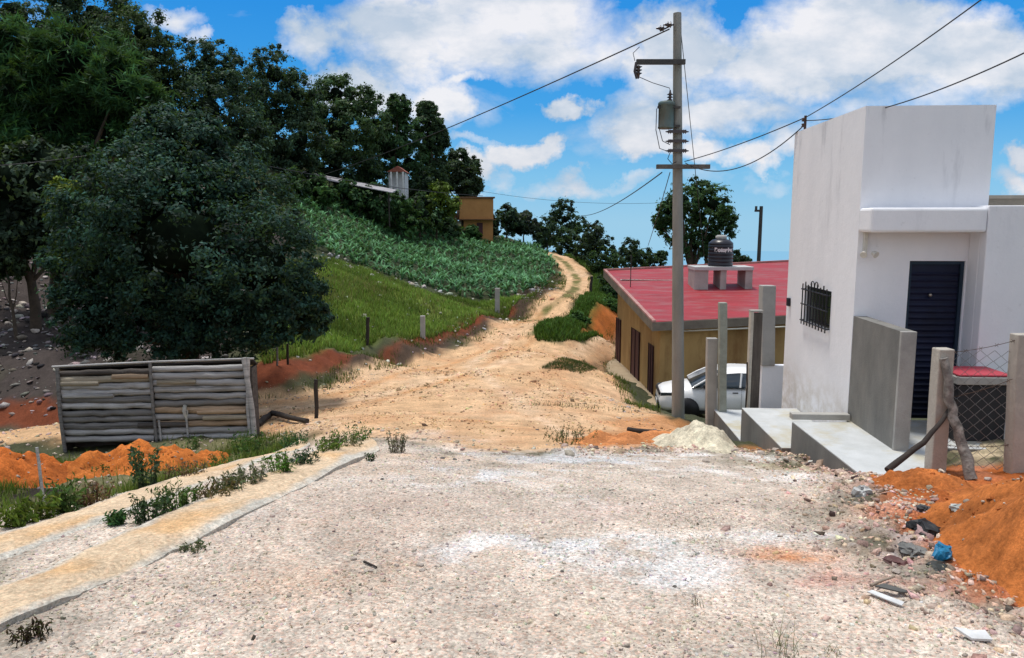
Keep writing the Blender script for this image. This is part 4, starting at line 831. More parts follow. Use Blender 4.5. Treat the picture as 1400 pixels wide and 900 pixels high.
# ------------------------------------------------------------------ posts and chain-link fence
POSTM = surf('weathered_concrete', (.50, .46, .40), (.38, .35, .31), 3, .95, .5, 45, stain=(.62, .58, .5), stscale=3)
def post(name, label, cat, px, py_top, py_bot, wpx, Y, mat=POSTM, group=None, lean=0, round_=False, sink=.35, depth=None, leany=0):
    b = at(px, py_bot, Y); tp = at(px+lean, py_top, Y); w = pw(wpx, Y)/2; h = tp.z-b.z; dx = (tp.x-b.x)
    m = MB(); n = 7
    if round_: m.tube([(dx*k/n+random.uniform(-.2, .2)*w, random.uniform(-.2, .2)*w, -sink+(h+sink)*k/n) for k in range(n+1)], [w*random.uniform(.9, 1.08) for k in range(n+1)], 9)
    else:
        dd = depth or w; m.box(-w, w, -dd, dd, -sink, h); m.v = [(x+dx*max(z, 0)/h, y+leany*max(z, 0)/h, z) for x, y, z in m.v]
    o = m.build(name, mat, None, bevel=0 if round_ else .012, wob=0 if round_ else .006, cuts=0 if round_ else 2); o.location = b
    if not round_:
        pass
    return tag(o, label, cat, group)
FG = 'concrete posts of the chain link fence'
post('fence_post', 'light concrete fence post left of the chain link panel, held by wooden props', 'post', 1279, 476, 640, 21, 8.2, group=FG, lean=11)
post('fence_post', 'concrete fence post at the right edge of the photo', 'post', 1388, 456, 652, 20, 7.9, group=FG, lean=8)
def net(name, label, p0, p1, h, cell=.062, r=.0038, sag=.02, mat=None, top_j=.0):
    """diamond mesh between two plan points"""
    mb = MB(); d = Vector(p1)-Vector(p0); L = Vector((d.x, d.y, 0)).length; n = int(L/cell); nr_ = int(h/cell)
    for i in range(n):
        path = []; hh = nr_+random.choice((0, 0, 1))*bool(top_j)
        for k in range(hh+1):
            x = (i+(.5 if k % 2 else -.0)+.25)*cell; x = x+(.5*cell if i % 2 else 0)*0
            s = (k+i) % 2
            u = (i+s*1.02)*cell; f = u/L; z = k*cell*.95
            path.append(Vector(p0)+d*f+Vector((0, (.006 if s else -.006)+sag*math.sin(f*3.1)*math.sin(z*2.4+1)+.012*math.sin(u*9+z*5), z+.015*math.sin(u*3.3))))
        mb.tube(path, r, 3, False)
    return mb
f0 = at(1268, 640, 8.2); f1 = at(1284, 640, 8.19); f2 = at(1384, 648, 7.92); f3 = at(1440, 652, 7.75)
FNC = empty('chain_link_fence', f1, 0, 'sagging galvanised chain link fence between the two concrete posts', 'fence')
WIREM = surf('galvanised_wire', (.36, .36, .37), (.28, .27, .26), 9, .5, 0, metal=.5)
hn = at(1284, 470, 8.2).z-f1.z
def tofn(p): return Vector(p)-f1
net('', '', tofn(f1)+Vector((.05, .0, .02)), tofn(f2)+Vector((-.03, 0, .02)), hn-.02, top_j=1).build('mesh_panel', WIREM, FNC)
net('', '', tofn(f2)+Vector((.1, 0, .02)), tofn(f3)+Vector((0, 0, .02)), hn, top_j=1).build('mesh_panel', WIREM, FNC)
net('', '', tofn(f0)+Vector((-.0, .05, .40)), tofn(f1)+Vector((-.03, 0, .36)), hn-.38, sag=.05, top_j=1).build('loose_mesh', WIREM, FNC)
def wire_path(a, b, sag, n=14): a, b = Vector(a), Vector(b); return [a.lerp(b, k/n)-Vector((0, 0, sag*4*(k/n)*(1-k/n))) for k in range(n+1)]
for (a, b) in (((1285, 483, 8.18), (1400, 462, 7.85)), ((1290, 545, 8.15), (1392, 515, 7.86)), ((1286, 608, 8.15), (1390, 607, 7.86))):
    m = MB(); P_ = wire_path(tofn(at(*a)), tofn(at(*b)), .03, 16); m.tube(P_, .0035, 5)
    for p in P_[2::3]:
        for s in (-1, 1): m.tube([p+Vector((-.018, 0, -.018*s)), p+Vector((.018, 0, .018*s))], .002, 4)
    m.build('barbed_wire', surf('rusty_wire', (.12, .08, .06), None, 9, .8, 0), FNC)
LOGM = surf('grey_bark_log', (.27, .25, .23), (.10, .09, .08), 9, .95, .8, 30, stain=(.42, .4, .36), stscale=7)
DARKW = surf('dark_wood', (.055, .045, .04), (.03, .025, .022), 6, .9, .5, 30)
def stick(name, label, pts, rad, mat, cat, group=None, n=9):
    b = Vector(pts[0]); m = MB(); Q = [Vector(p)-b for p in pts]; P2 = []
    for i in range(len(Q)-1):
        for k in range(4): P2.append(Q[i].lerp(Q[i+1], k/4)+Vector([random.uniform(-.3, .3)*rad*(bool(P2)) for _ in range(3)]))
    P2.append(Q[-1]); m.tube(P2, [rad*(1-.35*i/len(P2))*random.uniform(.92, 1.08) for i in range(len(P2))], n); o = m.build(name, mat); o.location = b; return tag(o, label, cat, group)
stick('wooden_prop', 'dark thin pole leaning against the left fence post', [at(1213, 643, 7.75), at(1262, 605, 7.9), at(1308, 548, 8.12)], .034, DARKW, 'pole')
stick('wooden_prop', 'thick grey barked log leaning against the left fence post', [at(1328, 656, 7.75), at(1312, 600, 7.95), at(1298, 545, 8.06), at(1290, 490, 8.1)], .062, LOGM, 'log')
# posts beyond the slabs
PG = 'upright posts between the steps and the ochre house'
post('concrete_post', 'short square block post just left of the tall thin post', 'post', 973, 462, 572, 14, 15.1, CONC, PG, depth=.08)
post('concrete_post', 'tall thin green grey concrete post right in front of the white car', 'post', 988, 414, 575, 10.5, 14.9, surf('mossy_concrete', (.36, .39, .34), (.26, .28, .24), 5, .95, .4, 30), PG)
post('concrete_post', 'thick concrete post standing on the low white wall', 'post', 1048, 390, 499, 18, 15.3, CONC, PG, sink=0, lean=1)
gp = empty('gate_post', at(1027, 568, 12.95), 0, 'dark weathered wooden gate post with a pale edge strip', 'post', PG); hg = at(1027, 428, 12.95).z-gp.location.z
m = MB(); m.box(-.045, .105, -.06, .06, -.2, hg); m.build('board', surf('dark_grey_wood', (.13, .115, .10), (.07, .06, .055), 4, .95, .5, 30, stretch=(4, 4, .5)), gp, bevel=.006)
m = MB(); m.box(-.098, -.048, -.07, .05, -.2, hg+.02); m.build('edge_strip', surf('pale_edge', (.58, .56, .5), (.45, .42, .36), 5), gp, bevel=.004)
m = MB(); m.box(-.10, .11, -.075, .065, hg+.022, hg+.05); m.build('cap', CONC, gp)
m = MB(); m.tube([(-.13, -.08, -.05), (-.12, -.09, .5), (-.14, -.1, .95)], .014, 6); m.build('rod', DARKW, gp)
lwp = at(1037, 575, 15.3); m = MB(); zt = at(1050, 499, 15.3).z-lwp.z
m.box(0, pw(60, 15.3), -.08, .09, -.3, zt); o = m.build('boundary_wall', WALLW, None, bevel=.01); o.location = lwp; tag(o, 'low white painted wall joining the left side of the white building', 'wall')
# ------------------------------------------------------------------ utility pole
PY = 17.2; pb = at(928, 568, PY); pt = at(926, 18, PY); PH = pt.z-pb.z
UP = empty('utility_pole', pb, 0, 'tall grey concrete utility pole with crossarms and a green transformer', 'utility pole')
POLEM = surf('pole_concrete', (.34, .33, .30), (.24, .235, .215), 3, .9, .4, 35, stain=(.2, .23, .19), stretch=(1, 1, .25))
def up(px, py, dY=0): return at(px, py, PY+dY)-pb
m = MB(); n = 8
for k in range(12):
    pass
m.tube([Vector((0, 0, -.5)).lerp(pt-pb, k/10) if k else Vector((0, 0, -.5)) for k in range(11)], [.150-.0062*k for k in range(11)], 8); m.build('shaft', POLEM, UP)
def pole_x(z): return (pt-pb).x*z/PH
STEEL = surf('dark_steel', (.07, .065, .06), (.04, .04, .04), 6, .6, .1, 20)
PORC = surf('brown_porcelain', (.05, .03, .028), (.035, .02, .02), 5, .2, 0, spec=.6)
def px_box(m, x0, y0, x1, y1, d0, d1):
    a = up(x0, y0, 0); b = up(x1, y1, 0); m.box(min(a.x, b.x), max(a.x, b.x), d0, d1, min(a.z, b.z), max(a.z, b.z))
m = MB(); px_box(m, 868, 84, 934, 91, -.24, -.16); m.build('upper_arm', STEEL, UP, bevel=.006)
m = MB(); px_box(m, 895, 226, 967, 232, -.26, -.17); a = up(915, 250); 
m.build('lower_crossarm', surf('grey_timber', (.15, .135, .12), (.09, .08, .07), 5), UP, bevel=.006)
def ins(m, p, s=1.0, n=3, axis='Z'):
    prof = [(.012*s, 0)]
    for k in range(n): prof += [(.022*s, .01*s+.045*s*k), (.055*s, .02*s+.045*s*k), (.022*s, .04*s+.045*s*k)]
    prof += [(.01*s, .05*s+.045*s*n)]
    M = Matrix.Translation(p)@({'Z': Matrix.Identity(4), 'X': Matrix.Rotation(R(90), 4, 'Y'), '-X': Matrix.Rotation(R(-90), 4, 'Y'), '-Z': Matrix.Rotation(R(180), 4, 'X')}[axis]); m.lathe(prof, 10, M)
m = MB(); ins(m, up(871, 92)+Vector((.0, -.2, 0)), 1.5, 3, '-Z'); m.tube([up(868, 88)+Vector((0, -.2, 0)), up(866, 100)+Vector((0, -.2, 0)), up(869, 110)+Vector((0, -.2, 0))], .035, 6); m.build('fuse_cutout', PORC, UP)
m = MB()
for k in range(2): ins(m, up(917-k*10, 36+k*5)+Vector((0, -.12, 0)), 1.3, 2, '-X')
m.tube([up(922, 33), up(902, 44)+Vector((0, -.12, 0))], .018, 6); m.build('strain_insulator', PORC, UP)
m = MB()
for y in (181, 194, 207): 
    for x, ax in ((914, '-X'), (933, 'X')): ins(m, up(x+(3 if ax == '-X' else -1), y)+Vector((0, -.1, 0)), .95, 2, ax)
    px_box(m, 912, y-2, 936, y+2, -.17, -.13)
m.build('insulator_rack', PORC, UP)
# transformer
TR = surf('transformer_green', (.12, .19, .19), (.08, .13, .13), 3, .5, .1, 25, stain=(.12, .1, .07), stretch=(1, 1, .4))
tc_ = up(909, 177)+Vector((0, -.1, 0)); th = up(909, 142).z-tc_.z; m = MB()
m.lathe([(.155, 0), (.172, .01), (.172, .04), (.165, .05), (.165, th-.06), (.18, th-.055), (.18, th), (.15, th+.03), (.05, th+.05)], 24, Matrix.Translation(tc_)); tr_ = m.build('transformer', TR, UP)
m = MB(); ins(m, tc_+Vector((.07, -.02, th+.03)), 1.3, 3); m.build('bushing', PORC, tr_)
m = MB(); px_box(m, 897, 147, 928, 150, -.2, -.14); m.build('mounting_bracket', STEEL, tr_); m = MB(); px_box(m, 905, 172, 928, 175, -.15, -.11); m.build('mounting_bracket', STEEL, tr_)
m = MB()
for x, y0, y1, sx in ((896, 150, 208, 0), (900, 152, 198, 2)): m.tube([up(x, y0)+Vector((0, -.15, 0)), up(x-1, (y0+y1)/2)+Vector((0, -.15, 0)), up(x+4, y1-4)+Vector((0, -.15, 0)), up(914, y1+1)+Vector((0, -.15, 0))], .009, 5)
m.tube([up(872, 108)+Vector((0, -.2, 0)), up(890, 115)+Vector((0, -.15, 0)), up(914, 122)+Vector((0, -.12, 0)), tc_+Vector((.07, -.02, th+.22))], .008, 5)
m.tube([up(866, 86)+Vector((0, -.2, 0)), up(864, 75)+Vector((0, -.16, 0)), up(873, 66)+Vector((0, -.12, 0))], .008, 5)
m.tube([up(914, 210)+Vector((0, -.15, 0)), up(911, 218)+Vector((0, -.15, 0)), up(917, 225)+Vector((0, -.15, 0)), up(923, 222)+Vector((0, -.15, 0))], .009, 5)
m.build('jumper_cable', BLACKM, UP)
CAB = surf('cable', (.045, .045, .05), None, 9, .6, 0)
def cable(label, a, b, sag, r=.013, n=26, mids=None, cat='wire', group=None):
    a, b = Vector(a), Vector(b); P_ = wire_path(a, b, sag, n); m = MB(); m.tube([p-a for p in P_], r, 5, False); o = m.build('overhead_wire', CAB); o.location = a; return tag(o, label, cat, group)
def WBp(v): return A0+vb_*v.x+ub*v.y+Vector((0, 0, v.z))
brk = WBp(BRK)
cable('long wire running from the pole top down to the hillside on the left', at(915, 40, PY), at(385, 255, 49), .35, .016)
cable('wire from the lower crossarm down to the post beside the road bend', at(905, 236, PY), at(795, 295, 45), .25, .014)
cable('upper service wire between pole and white tower', at(936, 221, PY), brk+Vector((0, 0, .05)), .05, .010)
cable('lower sagging service wire between pole and white tower', at(937, 223, PY), brk-Vector((0, 0, .06)), .42, .010)
cable('wire rising from the tower bracket to the top border of the photo', brk+Vector((0, 0, .05)), at(1352, -8, 8.2), .05, .008)
cable('wire rising from the tower bracket to the right border of the photo', brk, at(1410, 68, 7.6), .16, .008)
cable('thin guy wire descending from the pole top behind the right crossarm', at(930, 34, PY), at(963, 352, 20), 0.02, .008)
cable('short stay wire descending left of the pole to the red roof', at(916, 236, PY), at(886, 336, 30), .05, .010)
cable('wire across the dark trees at the left edge', at(-20, 228, 19.5), at(150, 208, 20.5), .04, .012)
cable('wire crossing the hillside below the ridge trees', at(360, 226, 44), at(660, 268, 62), .25, .02)
cable('faint far wire against the hazy sky right of the ochre house', at(660, 262, 62), at(915, 277, 62), .4, .012)
dp = at(1036, 372, 44); m = MB(); dh = at(1037, 282, 44).z-dp.z; e = empty('distant_pole', dp, 0, 'distant dark utility pole behind the red roof', 'utility pole')
m.tube([(0, 0, -3.5), (.04, 0, dh)], [.13, .10], 8); m.build('shaft', STEEL, e); m = MB(); m.box(-.32, .1, -.06, .06, dh-.32, dh-.2); m.tube([(-.25, 0, dh-.2), (-.25, 0, dh)], .07, 6); m.build('arm', STEEL, e)
# ------------------------------------------------------------------ red-roofed house
hc = at(900, 565, 26.0); hfar = at(843, 490, 34.0); hh0 = at(900, 452, 26.0).z-hc.z
RH = empty('ochre_house', (hc.x, hc.y, hc.z), 0, 'single storey ochre house with a sloping red flat roof', 'house')
def rh(px, py, Y): return at(px, py, Y)-hc
WL = 8.0; D_ = 8.0; fx = hfar.x-hc.x
r_nl, r_fl, r_nr, r_fr = rh(892, 441, 25.5), rh(825, 370, 34.6), rh(1085, 431, 26.8), rh(1085, 357, 36.5)
s_ = (r_nr-r_nl)*.6; r_nr = r_nr+s_; r_fr = r_fr+(r_fr-r_fl)*.5
def roof_z(x, y):
    n = (r_nr-r_nl).cross(r_fl-r_nl); return r_nl.z-(n.x*(x-r_nl.x)+n.y*(y-r_nl.y))/n.z
# wall quads with matching sloping tops
def wallq(m, p0, p1, q0, q1, zb0, zb1, th=.18, side=1, zt=None):
    d = Vector((p1[0]-p0[0], p1[1]-p0[1], 0)).normalized(); nn = Vector((-d.y, d.x, 0))*th*side; V = []
    for (p, zb) in ((p0, zb0), (p1, zb1)):
        for off in (Vector(), nn):
            x, y = p[0]+off.x, p[1]+off.y; top = roof_z(x, y)-.30 if zt is None else zt; V += [(x, y, zb), (x, y, top)]
    m.add(V, [(0, 4, 5, 1), (2, 3, 7, 6), (0, 1, 3, 2), (4, 6, 7, 5), (1, 5, 7, 3), (0, 2, 6, 4)])
c0 = (0, 0); c1 = (fx, hfar.y-hc.y); c2 = (7.5, 1.6); c3 = (8.2, c1[1]+1)
m = MB(); wallq(m, c0, c1, 0, 0, -1, -1, side=-1); wallq(m, (0.001, .0), c2, 0, 0, -1, -1, side=1); wallq(m, c1, c3, 0, 0, -1, -1, side=-1); wallq(m, c2, c3, 0, 0, -1, -1, side=1); m.build('wall', OCHRE, RH)
m = MB(); V = []
for p in (r_nl, r_nr, r_fr, r_fl): V += [(p.x, p.y, p.z-.30), (p.x, p.y, p.z-.012)]
m.add(V, [(0, 2, 4, 6), (1, 7, 5, 3), (0, 1, 3, 2), (2, 3, 5, 4), (4, 5, 7, 6), (6, 7, 1, 0)]); m.build('roof_slab', surf('fascia_concrete', (.22, .19, .15), (.14, .12, .10), 2, .9, .2, 30), RH)
m = MB(); V = []; k_ = .012
cc = (r_nl+r_nr+r_fr+r_fl)/4
for p in (r_nl, r_nr, r_fr, r_fl): q_ = p+(cc-p)*.008; V += [(q_.x, q_.y, q_.z-.011), (q_.x, q_.y, q_.z+.005)]
m.add(V, [(0, 2, 4, 6), (1, 7, 5, 3), (0, 1, 3, 2), (2, 3, 5, 4), (4, 5, 7, 6), (6, 7, 1, 0)]); m.build('roof_coating', RED, RH)
m = MB()
for a, b in ((r_nl, r_fl), (r_fl, r_fr)):
    d = (b-a).normalized(); nn = Vector((d.y, -d.x, 0)).normalized()*-.10 if 0 else Vector((d.y, -d.x, 0)).normalized()*.12
    V = []
    for p in (a, b):
        for o_ in (Vector(), nn): V += [tuple(p+o_+Vector((0, 0, .002))), tuple(p+o_+Vector((0, 0, .07)))]
    m.add(V, [(0, 4, 5, 1), (2, 3, 7, 6), (0, 1, 3, 2), (4, 6, 7, 5), (1, 5, 7, 3), (0, 2, 6, 4)])
m.build('roof_kerb', surf('pinkish_kerb', (.5, .3, .27), (.36, .16, .15), 2), RH)
# pale conduit along the front eave
m = MB(); a = Vector((.7, .13, roof_z(.7, 0)-.40)); b = Vector((7, 1.3, roof_z(7, 1.4)-.40)); m.tube([a-Vector((0, .2, 0)), b-Vector((0, .2, 0))], .03, 6); m.build('conduit', surf('white_pipe', (.75, .72, .62), None), RH)
# pipes lying on the roof
m = MB()
for (xa, ya, xb, yb) in ((850, 385, 938, 386), (848, 390, 935, 390)):
    A_ = rh(xa, ya, 32.3); B_ = rh(xb, yb, 32.3); A_.z = roof_z(A_.x, A_.y)+.05; B_.z = roof_z(B_.x, B_.y)+.05; m.tube([A_, B_], .03, 6)
m.build('roof_pipe', surf('white_pvc', (.72, .66, .62), None), RH)
A_ = rh(862, 391, 31); A_.z = roof_z(A_.x, A_.y)-.0; m = MB(); m.tube([A_, A_+Vector((0, 0, 1.3))], .018, 6); m.build('antenna_rod', STEEL, RH)
# doors on the left side wall; parameter t along the wall
def sidept(t): return Vector((c0[0]+(c1[0]-c0[0])*t, c0[1]+(c1[1]-c0[1])*t, 0))
def tside(px):
    for k in range(400):
        t = k/400; p = sidept(t)+hc
        if 700+F*(p.x)/(p.y*1.0) *1.0 < px: return t
    return 1
for (pa, pb2, ht, nm) in ((899, 893, 2.15, 'door'), (879, 868, 2.15, 'door'), (852, 846, 1.9, 'door')):
    pa2 = 700+(pa-700)*.985; pb3 = 700+(pb2-700)*.985
    t0, t1 = tside(pa2+1), tside(pb3+1); p, q_ = sidept(t0), sidept(t1); zb = -.05+(0.5*t0)
    zb = (hfar.z-hc.z)*t0
    m = MB(); V = []
    for s in (p, q_):
        for dx in (-.035, .03): V += [(s.x+dx, s.y, zb), (s.x+dx, s.y, zb+ht)]
    m.add(V, [(0, 4, 5, 1), (2, 3, 7, 6), (0, 1, 3, 2), (4, 6, 7, 5), (1, 5, 7, 3), (0, 2, 6, 4)]); dd = m.build(nm, BROWND, RH)
    m = MB()
    for s in (p, (p+q_)/2, q_): m.box(s.x-.06, s.x-.036, s.y-.03, s.y+.03, zb, zb+ht+.03)
    m.build('frame', surf('dark_frame', (.04, .025, .03), None), dd)
# sidewalk ledge along the left side
m = MB(); a0, a1 = rh(905, 566, 25.2), rh(843, 497, 34.5); V = []
for a, ww in ((a0, 1.0), (a1, .9)):
    V += [(a.x-ww, a.y, a.z-.8), (a.x-ww, a.y, a.z+.30), (a.x-.0, a.y, a.z-.8), (a.x-.0, a.y, a.z+.30)]
m.add(V, [(0, 4, 5, 1), (2, 3, 7, 6), (0, 1, 3, 2), (4, 6, 7, 5), (1, 5, 7, 3), (0, 2, 6, 4)]); m.build('ledge', surf('ledge_concrete', (.42, .33, .22), (.33, .25, .16), 2), RH)
# stand and water tank on the roof
stY = 31.0
def roofpt(px, Y): p = at(px, 380, Y)-hc; p.z = roof_z(p.x, p.y); return p+hc
sp0 = roofpt(984, stY); sw = pw(78, stY)/2
TS = empty('tank_stand', sp0, 0, 'grey concrete block stand on the red roof under the water tank', 'stand')
zt0 = at(984, 366, stY).z-sp0.z; m = MB()
for a, b in ((-sw, -sw+.55), (-.12, .12), (sw-.28, sw)):
    m = MB(); m.box(a, b, -.55, .55, -.3, zt0-.08); m.build('leg', CONC, TS)
m = MB(); m.box(-sw-.02, sw+.02, -.62, .62, zt0-.079, zt0+.06); m.build('top_slab', surf('light_grey_slab', (.55, .56, .56), (.45, .46, .46), 2), TS, bevel=.01)
tb = sp0+Vector((.0, 0, zt0+.061)); tr2 = pw(16.5, stY); thh = at(984, 327, stY).z-tb.z
WT = empty('water_tank', tb, 0, 'black plastic water tank with grey lid on the red roof', 'water tank'); m = MB()
prof = [(tr2*.97, 0)]
for k in range(6):
    z = thh*.80*k/6; prof += [(tr2, z+.02), (tr2, z+thh*.8/6-.03), (tr2*.965, z+thh*.8/6-.015)]
prof += [(tr2, thh*.81), (tr2*.97, thh*.86), (tr2*.72, thh*.97), (tr2*.42, thh)]; m.lathe(prof, 32); m.build('tank_body', surf('black_plastic', (.012, .012, .022), None, 3, .35, 0, spec=.5), WT)
m = MB(); m.lathe([(tr2*.42, thh+.001), (tr2*.45, thh+.04), (tr2*.45, thh+.12), (tr2*.3, thh+.16)], 20); m.build('lid', surf('grey_lid', (.5, .5, .48), None), WT)
fc = bpy.data.curves.new('lettering', 'FONT'); fc.body = 'Rotoplas'; fc.size = tr2*.42; fc.align_x = 'CENTER'; fc.extrude = .0; fc.offset = .018
fo = bpy.data.objects.new('tmp', fc); COL.objects.link(fo); dg = bpy.context.evaluated_depsgraph_get(); me = bpy.data.meshes.new_from_object(fo.evaluated_get(dg)); bpy.data.objects.remove(fo)
for v in me.vertices:
    x, y = v.co.x, v.co.y; a = x/tr2; v.co = Vector((math.sin(a)*(tr2+.012), -math.cos(a)*(tr2+.012), thh*.55+y))
me.materials.clear(); me.materials.append(surf('white_lettering', (.8, .8, .8), None, 3, .6, 0)); link('lettering', me, WT)
# ------------------------------------------------------------------ white car (nose to the left)
def car():
    cx, cy = at(905, 568, 22.6).x, 23.4; z0 = at(905, 571, 22.8).z
    e = empty('parked_car', (cx, cy, z0), R(-6), 'white hatchback parked nose left in front of the ochre house', 'car')
    wht = surf('car_white', (.90, .90, .90), (.88, .88, .88), 2, .25, 0, spec=.5); blk = surf('car_black', (.015, .015, .017), None, 3, .4, 0); gls = surf('car_glass', (.02, .03, .04), (.03, .045, .06), 2, .05, 0, spec=.8)
    L = 4.1; W = .87
    # body stations: x, half width, z bottom, z shoulder(top of body)
    S = [(0, .60, .36, .66), (.06, .72, .26, .80), (.2, .80, .22, .88), (.5, .85, .2, .95), (1.0, .87, .2, 1.02), (1.25, .87, .2, 1.05), (2.2, .88, .2, 1.04), (3.2, .87, .2, 1.07), (3.75, .84, .22, 1.08), (4.02, .76, .3, 1.02), (4.1, .66, .42, .85)]
    n = 14; V = []; Fs = []
    for x, w, zb, zt in S:
        for j in range(n):
            a = 2*math.pi*j/n+math.pi/n; c, s = math.cos(a), math.sin(a); sx = math.copysign(abs(c)**.38, c); sz = math.copysign(abs(s)**.5, s)
            ww = w*(1-.10*max(0, sz)); V.append((x, sx*ww, (zb+zt)/2+sz*(zt-zb)/2))
    for i in range(len(S)-1):
        for j in range(n): Fs.append((i*n+j, (i+1)*n+j, (i+1)*n+(j+1) % n, i*n+(j+1) % n))
    m = MB(); m.add(V, Fs, True); m.add(V[:n], [tuple(range(n))]); m.add(V[-n:], [tuple(range(n))[::-1]]); b = m.build('body', wht, e)
    # wheel arches + wheels
    for x in (.80, 3.35):
        for s in (-1, 1):
            w = empty('wheel', (x, s*.76, .31)); w.parent = e
            mm = MB(); mm.lathe([(.20, -.1), (.30, -.1), (.315, -.07), (.315, .07), (.30, .1), (.20, .1)], 24, Matrix.Rotation(R(90), 4, 'X')); mm.build('tyre', blk, w)
            mm = MB(); mm.lathe([(.02, -.085), (.06, -.1), (.08, -.07), (.19, -.09), (.20, -.05), (.20, .09)] if s < 0 else [(.20, -.09), (.20, .05), (.19, .09), (.08, .07), (.06, .1), (.02, .085)], 20, Matrix.Rotation(R(90), 4, 'X')@Matrix.Scale(-1 if s < 0 else 1, 4, (0, 0, 1))if 0 else Matrix.Rotation(R(90), 4, 'X')); mm.build('rim', surf('rim_metal', (.5, .5, .5), None, 3, .3, 0, metal=.8), w)
            mm = MB(); mm.lathe([(.02, 0), (.37, 0), (.37, .02), (.02, .02)], 24, Matrix.Translation((x, s*.885-(.0 if s > 0 else .0)-.01, .33))@Matrix.Rotation(R(90), 4, 'X')); mm.build('wheel_arch', blk, e)
    # greenhouse: glass shell, roof, pillars
    G = [(.95, .74, 1.0, 1.02), (1.25, .74, 1.0, 1.18), (1.75, .68, 1.0, 1.44), (2.3, .66, 1.0, 1.49), (3.1, .65, 1.0, 1.47), (3.65, .66, 1.0, 1.36), (3.98, .70, 1.0, 1.05)]
    V = []; Fs = []
    for x, w, zb, zt in G: V += [(x, -W*.93, zb), (x, -w, zt-.05), (x, -w+.08, zt), (x, w-.08, zt), (x, w, zt-.05), (x, W*.93, zb)]
    for i in range(len(G)-1):
        for j in range(5): Fs.append((i*6+j, i*6+j+1, (i+1)*6+j+1, (i+1)*6+j))
    m = MB(); m.add(V, Fs, True); m.build('windows', gls, e)
    m = MB(); V = []; Fs = []
    for x, w, zb, zt in G[2:6]: V += [(x, -w-.012, zt-.055), (x, -w+.07, zt+.012), (x, w-.07, zt+.012), (x, w+.012, zt-.055)]
    for i in range(3):
        for j in range(3): Fs.append((i*4+j, i*4+j+1, (i+1)*4+j+1, (i+1)*4+j))
    m.add(V, Fs, True); m.build('roof', wht, e)
    for s in (-1, 1):
        m = MB()
        for pth in ([(1.0, .82, 1.02), (1.3, .79, 1.2), (1.75, .69, 1.42)], [(2.35, .82, 1.02), (2.4, .68, 1.44)], [(3.1, .82, 1.02), (3.2, .67, 1.43)], [(3.95, .80, 1.05), (3.62, .68, 1.34)]): m.tube([(a, s*b_, c) for a, b_, c in pth], .032, 6)
        m.build('pillar', wht, e)
        m = MB(); m.lathe([(.02, -.1), (.07, -.06), (.085, 0), (.07, .06), (.02, .1)], 10, Matrix.Translation((1.32, s*.96, 1.07))@Matrix.Rotation(R(90), 4, 'X')); m.build('mirror', blk, e)
        m = MB(); m.prism([(.03, .0), (.5, .06), (.52, .14), (.05, .10)], -.01, .01); m.v = [(a, s*(.70+.17*min(1, a/.4))+c*s, .70+b_) for a, b_, c in m.v]; m.build('headlight', gls, e)
    m = MB(); m.box(-.012, .05, -.58, .58, .70, .78); m.build('grille_band', blk, e, bevel=.01)
    m = MB(); m.box(-.02, .06, -.60, .60, .28, .50); m.build('lower_grille', blk, e, bevel=.02)
    m = MB(); m.box(-.035, -.022, -.22, .22, .36, .48); m.build('licence_plate', wht, e)
    m = MB(); m.box(1.33, 1.335, -.888, -.878, .3, 1.0); m.box(2.38, 2.385, -.893, -.883, .3, 1.0); m.build('door_seam', blk, e); m = MB(); m.box(2.12, 2.28, -.905, -.885, .86, .89); m.box(3.0, 3.14, -.905, -.885, .88, .91); m.v = m.v; m2 = m.build('door_handle', blk, e); m = MB(); m.box(1.0, 3.1, -.892, -.875, .22, .32); m.build('sill', blk, e)
car()
# ------------------------------------------------------------------ log shed
SY = 14.2; sA = at(86, 606, SY-.1); sB = at(346, 600, SY+.25); dS = sB-sA; LS = Vector((dS.x, dS.y, 0)).length; aS = math.atan2(dS.y, dS.x)
SH = empty('log_shed', sA, aS, 'low grey shed walled with stacked horizontal logs under the round tree', 'shed')
slope = dS.z/LS; zA = at(84, 503, SY-.1).z-sA.z; zB = at(344, 492, SY+.25).z-sB.z
LOGS = [surf('log_grey_%d' % i, c, tuple(x*.55 for x in c), 2.5, .9, .7, 22, stain=tuple(x*.28 for x in c), stscale=3, stretch=(.25, 3, 6), stain_amt=(.5, .68)) for i, c in enumerate([(.56, .55, .54), (.44, .43, .42), (.26, .25, .24), (.52, .45, .34), (.50, .36, .24), (.12, .105, .095)])]
half = LS*.487; NL = 11
for side in (0, 1):
    x0, x1 = (.02, half-.02) if side == 0 else (half+.02, LS-.03)
    for k in range(NL):
        top = zA+(zB-zA)*(x0+x1)/2/LS; step = (top-.06)/NL; z = step*(k+.5); rr = step*.50*random.uniform(.9, 1.12)
        z0_, z1_ = z+slope*x0+random.uniform(-.012, .012), z+slope*x1+random.uniform(-.012, .012)
        nn = 9; path = []; rads = []
        for i in range(nn+1):
            f = i/nn; path.append((x0+(x1-x0)*f+random.uniform(-.01, .01), random.uniform(-.02, .02), z0_+(z1_-z0_)*f+random.uniform(-.012, .012))); rads.append(rr*random.uniform(.92, 1.06)*(1-.12*(f if k % 2 else 1-f)))
        m = MB(); m.tube(path, rads, 10)
        c = 5 if (side == 0 and k == NL-1) else (3 if (k == NL-2 and side == 0) else (4 if (side, k) in ((1, 2), (1, 4), (0, NL-1)) else random.choice((0, 0, 0, 1, 1, 2))))
        m.build('log', LOGS[c], SH)
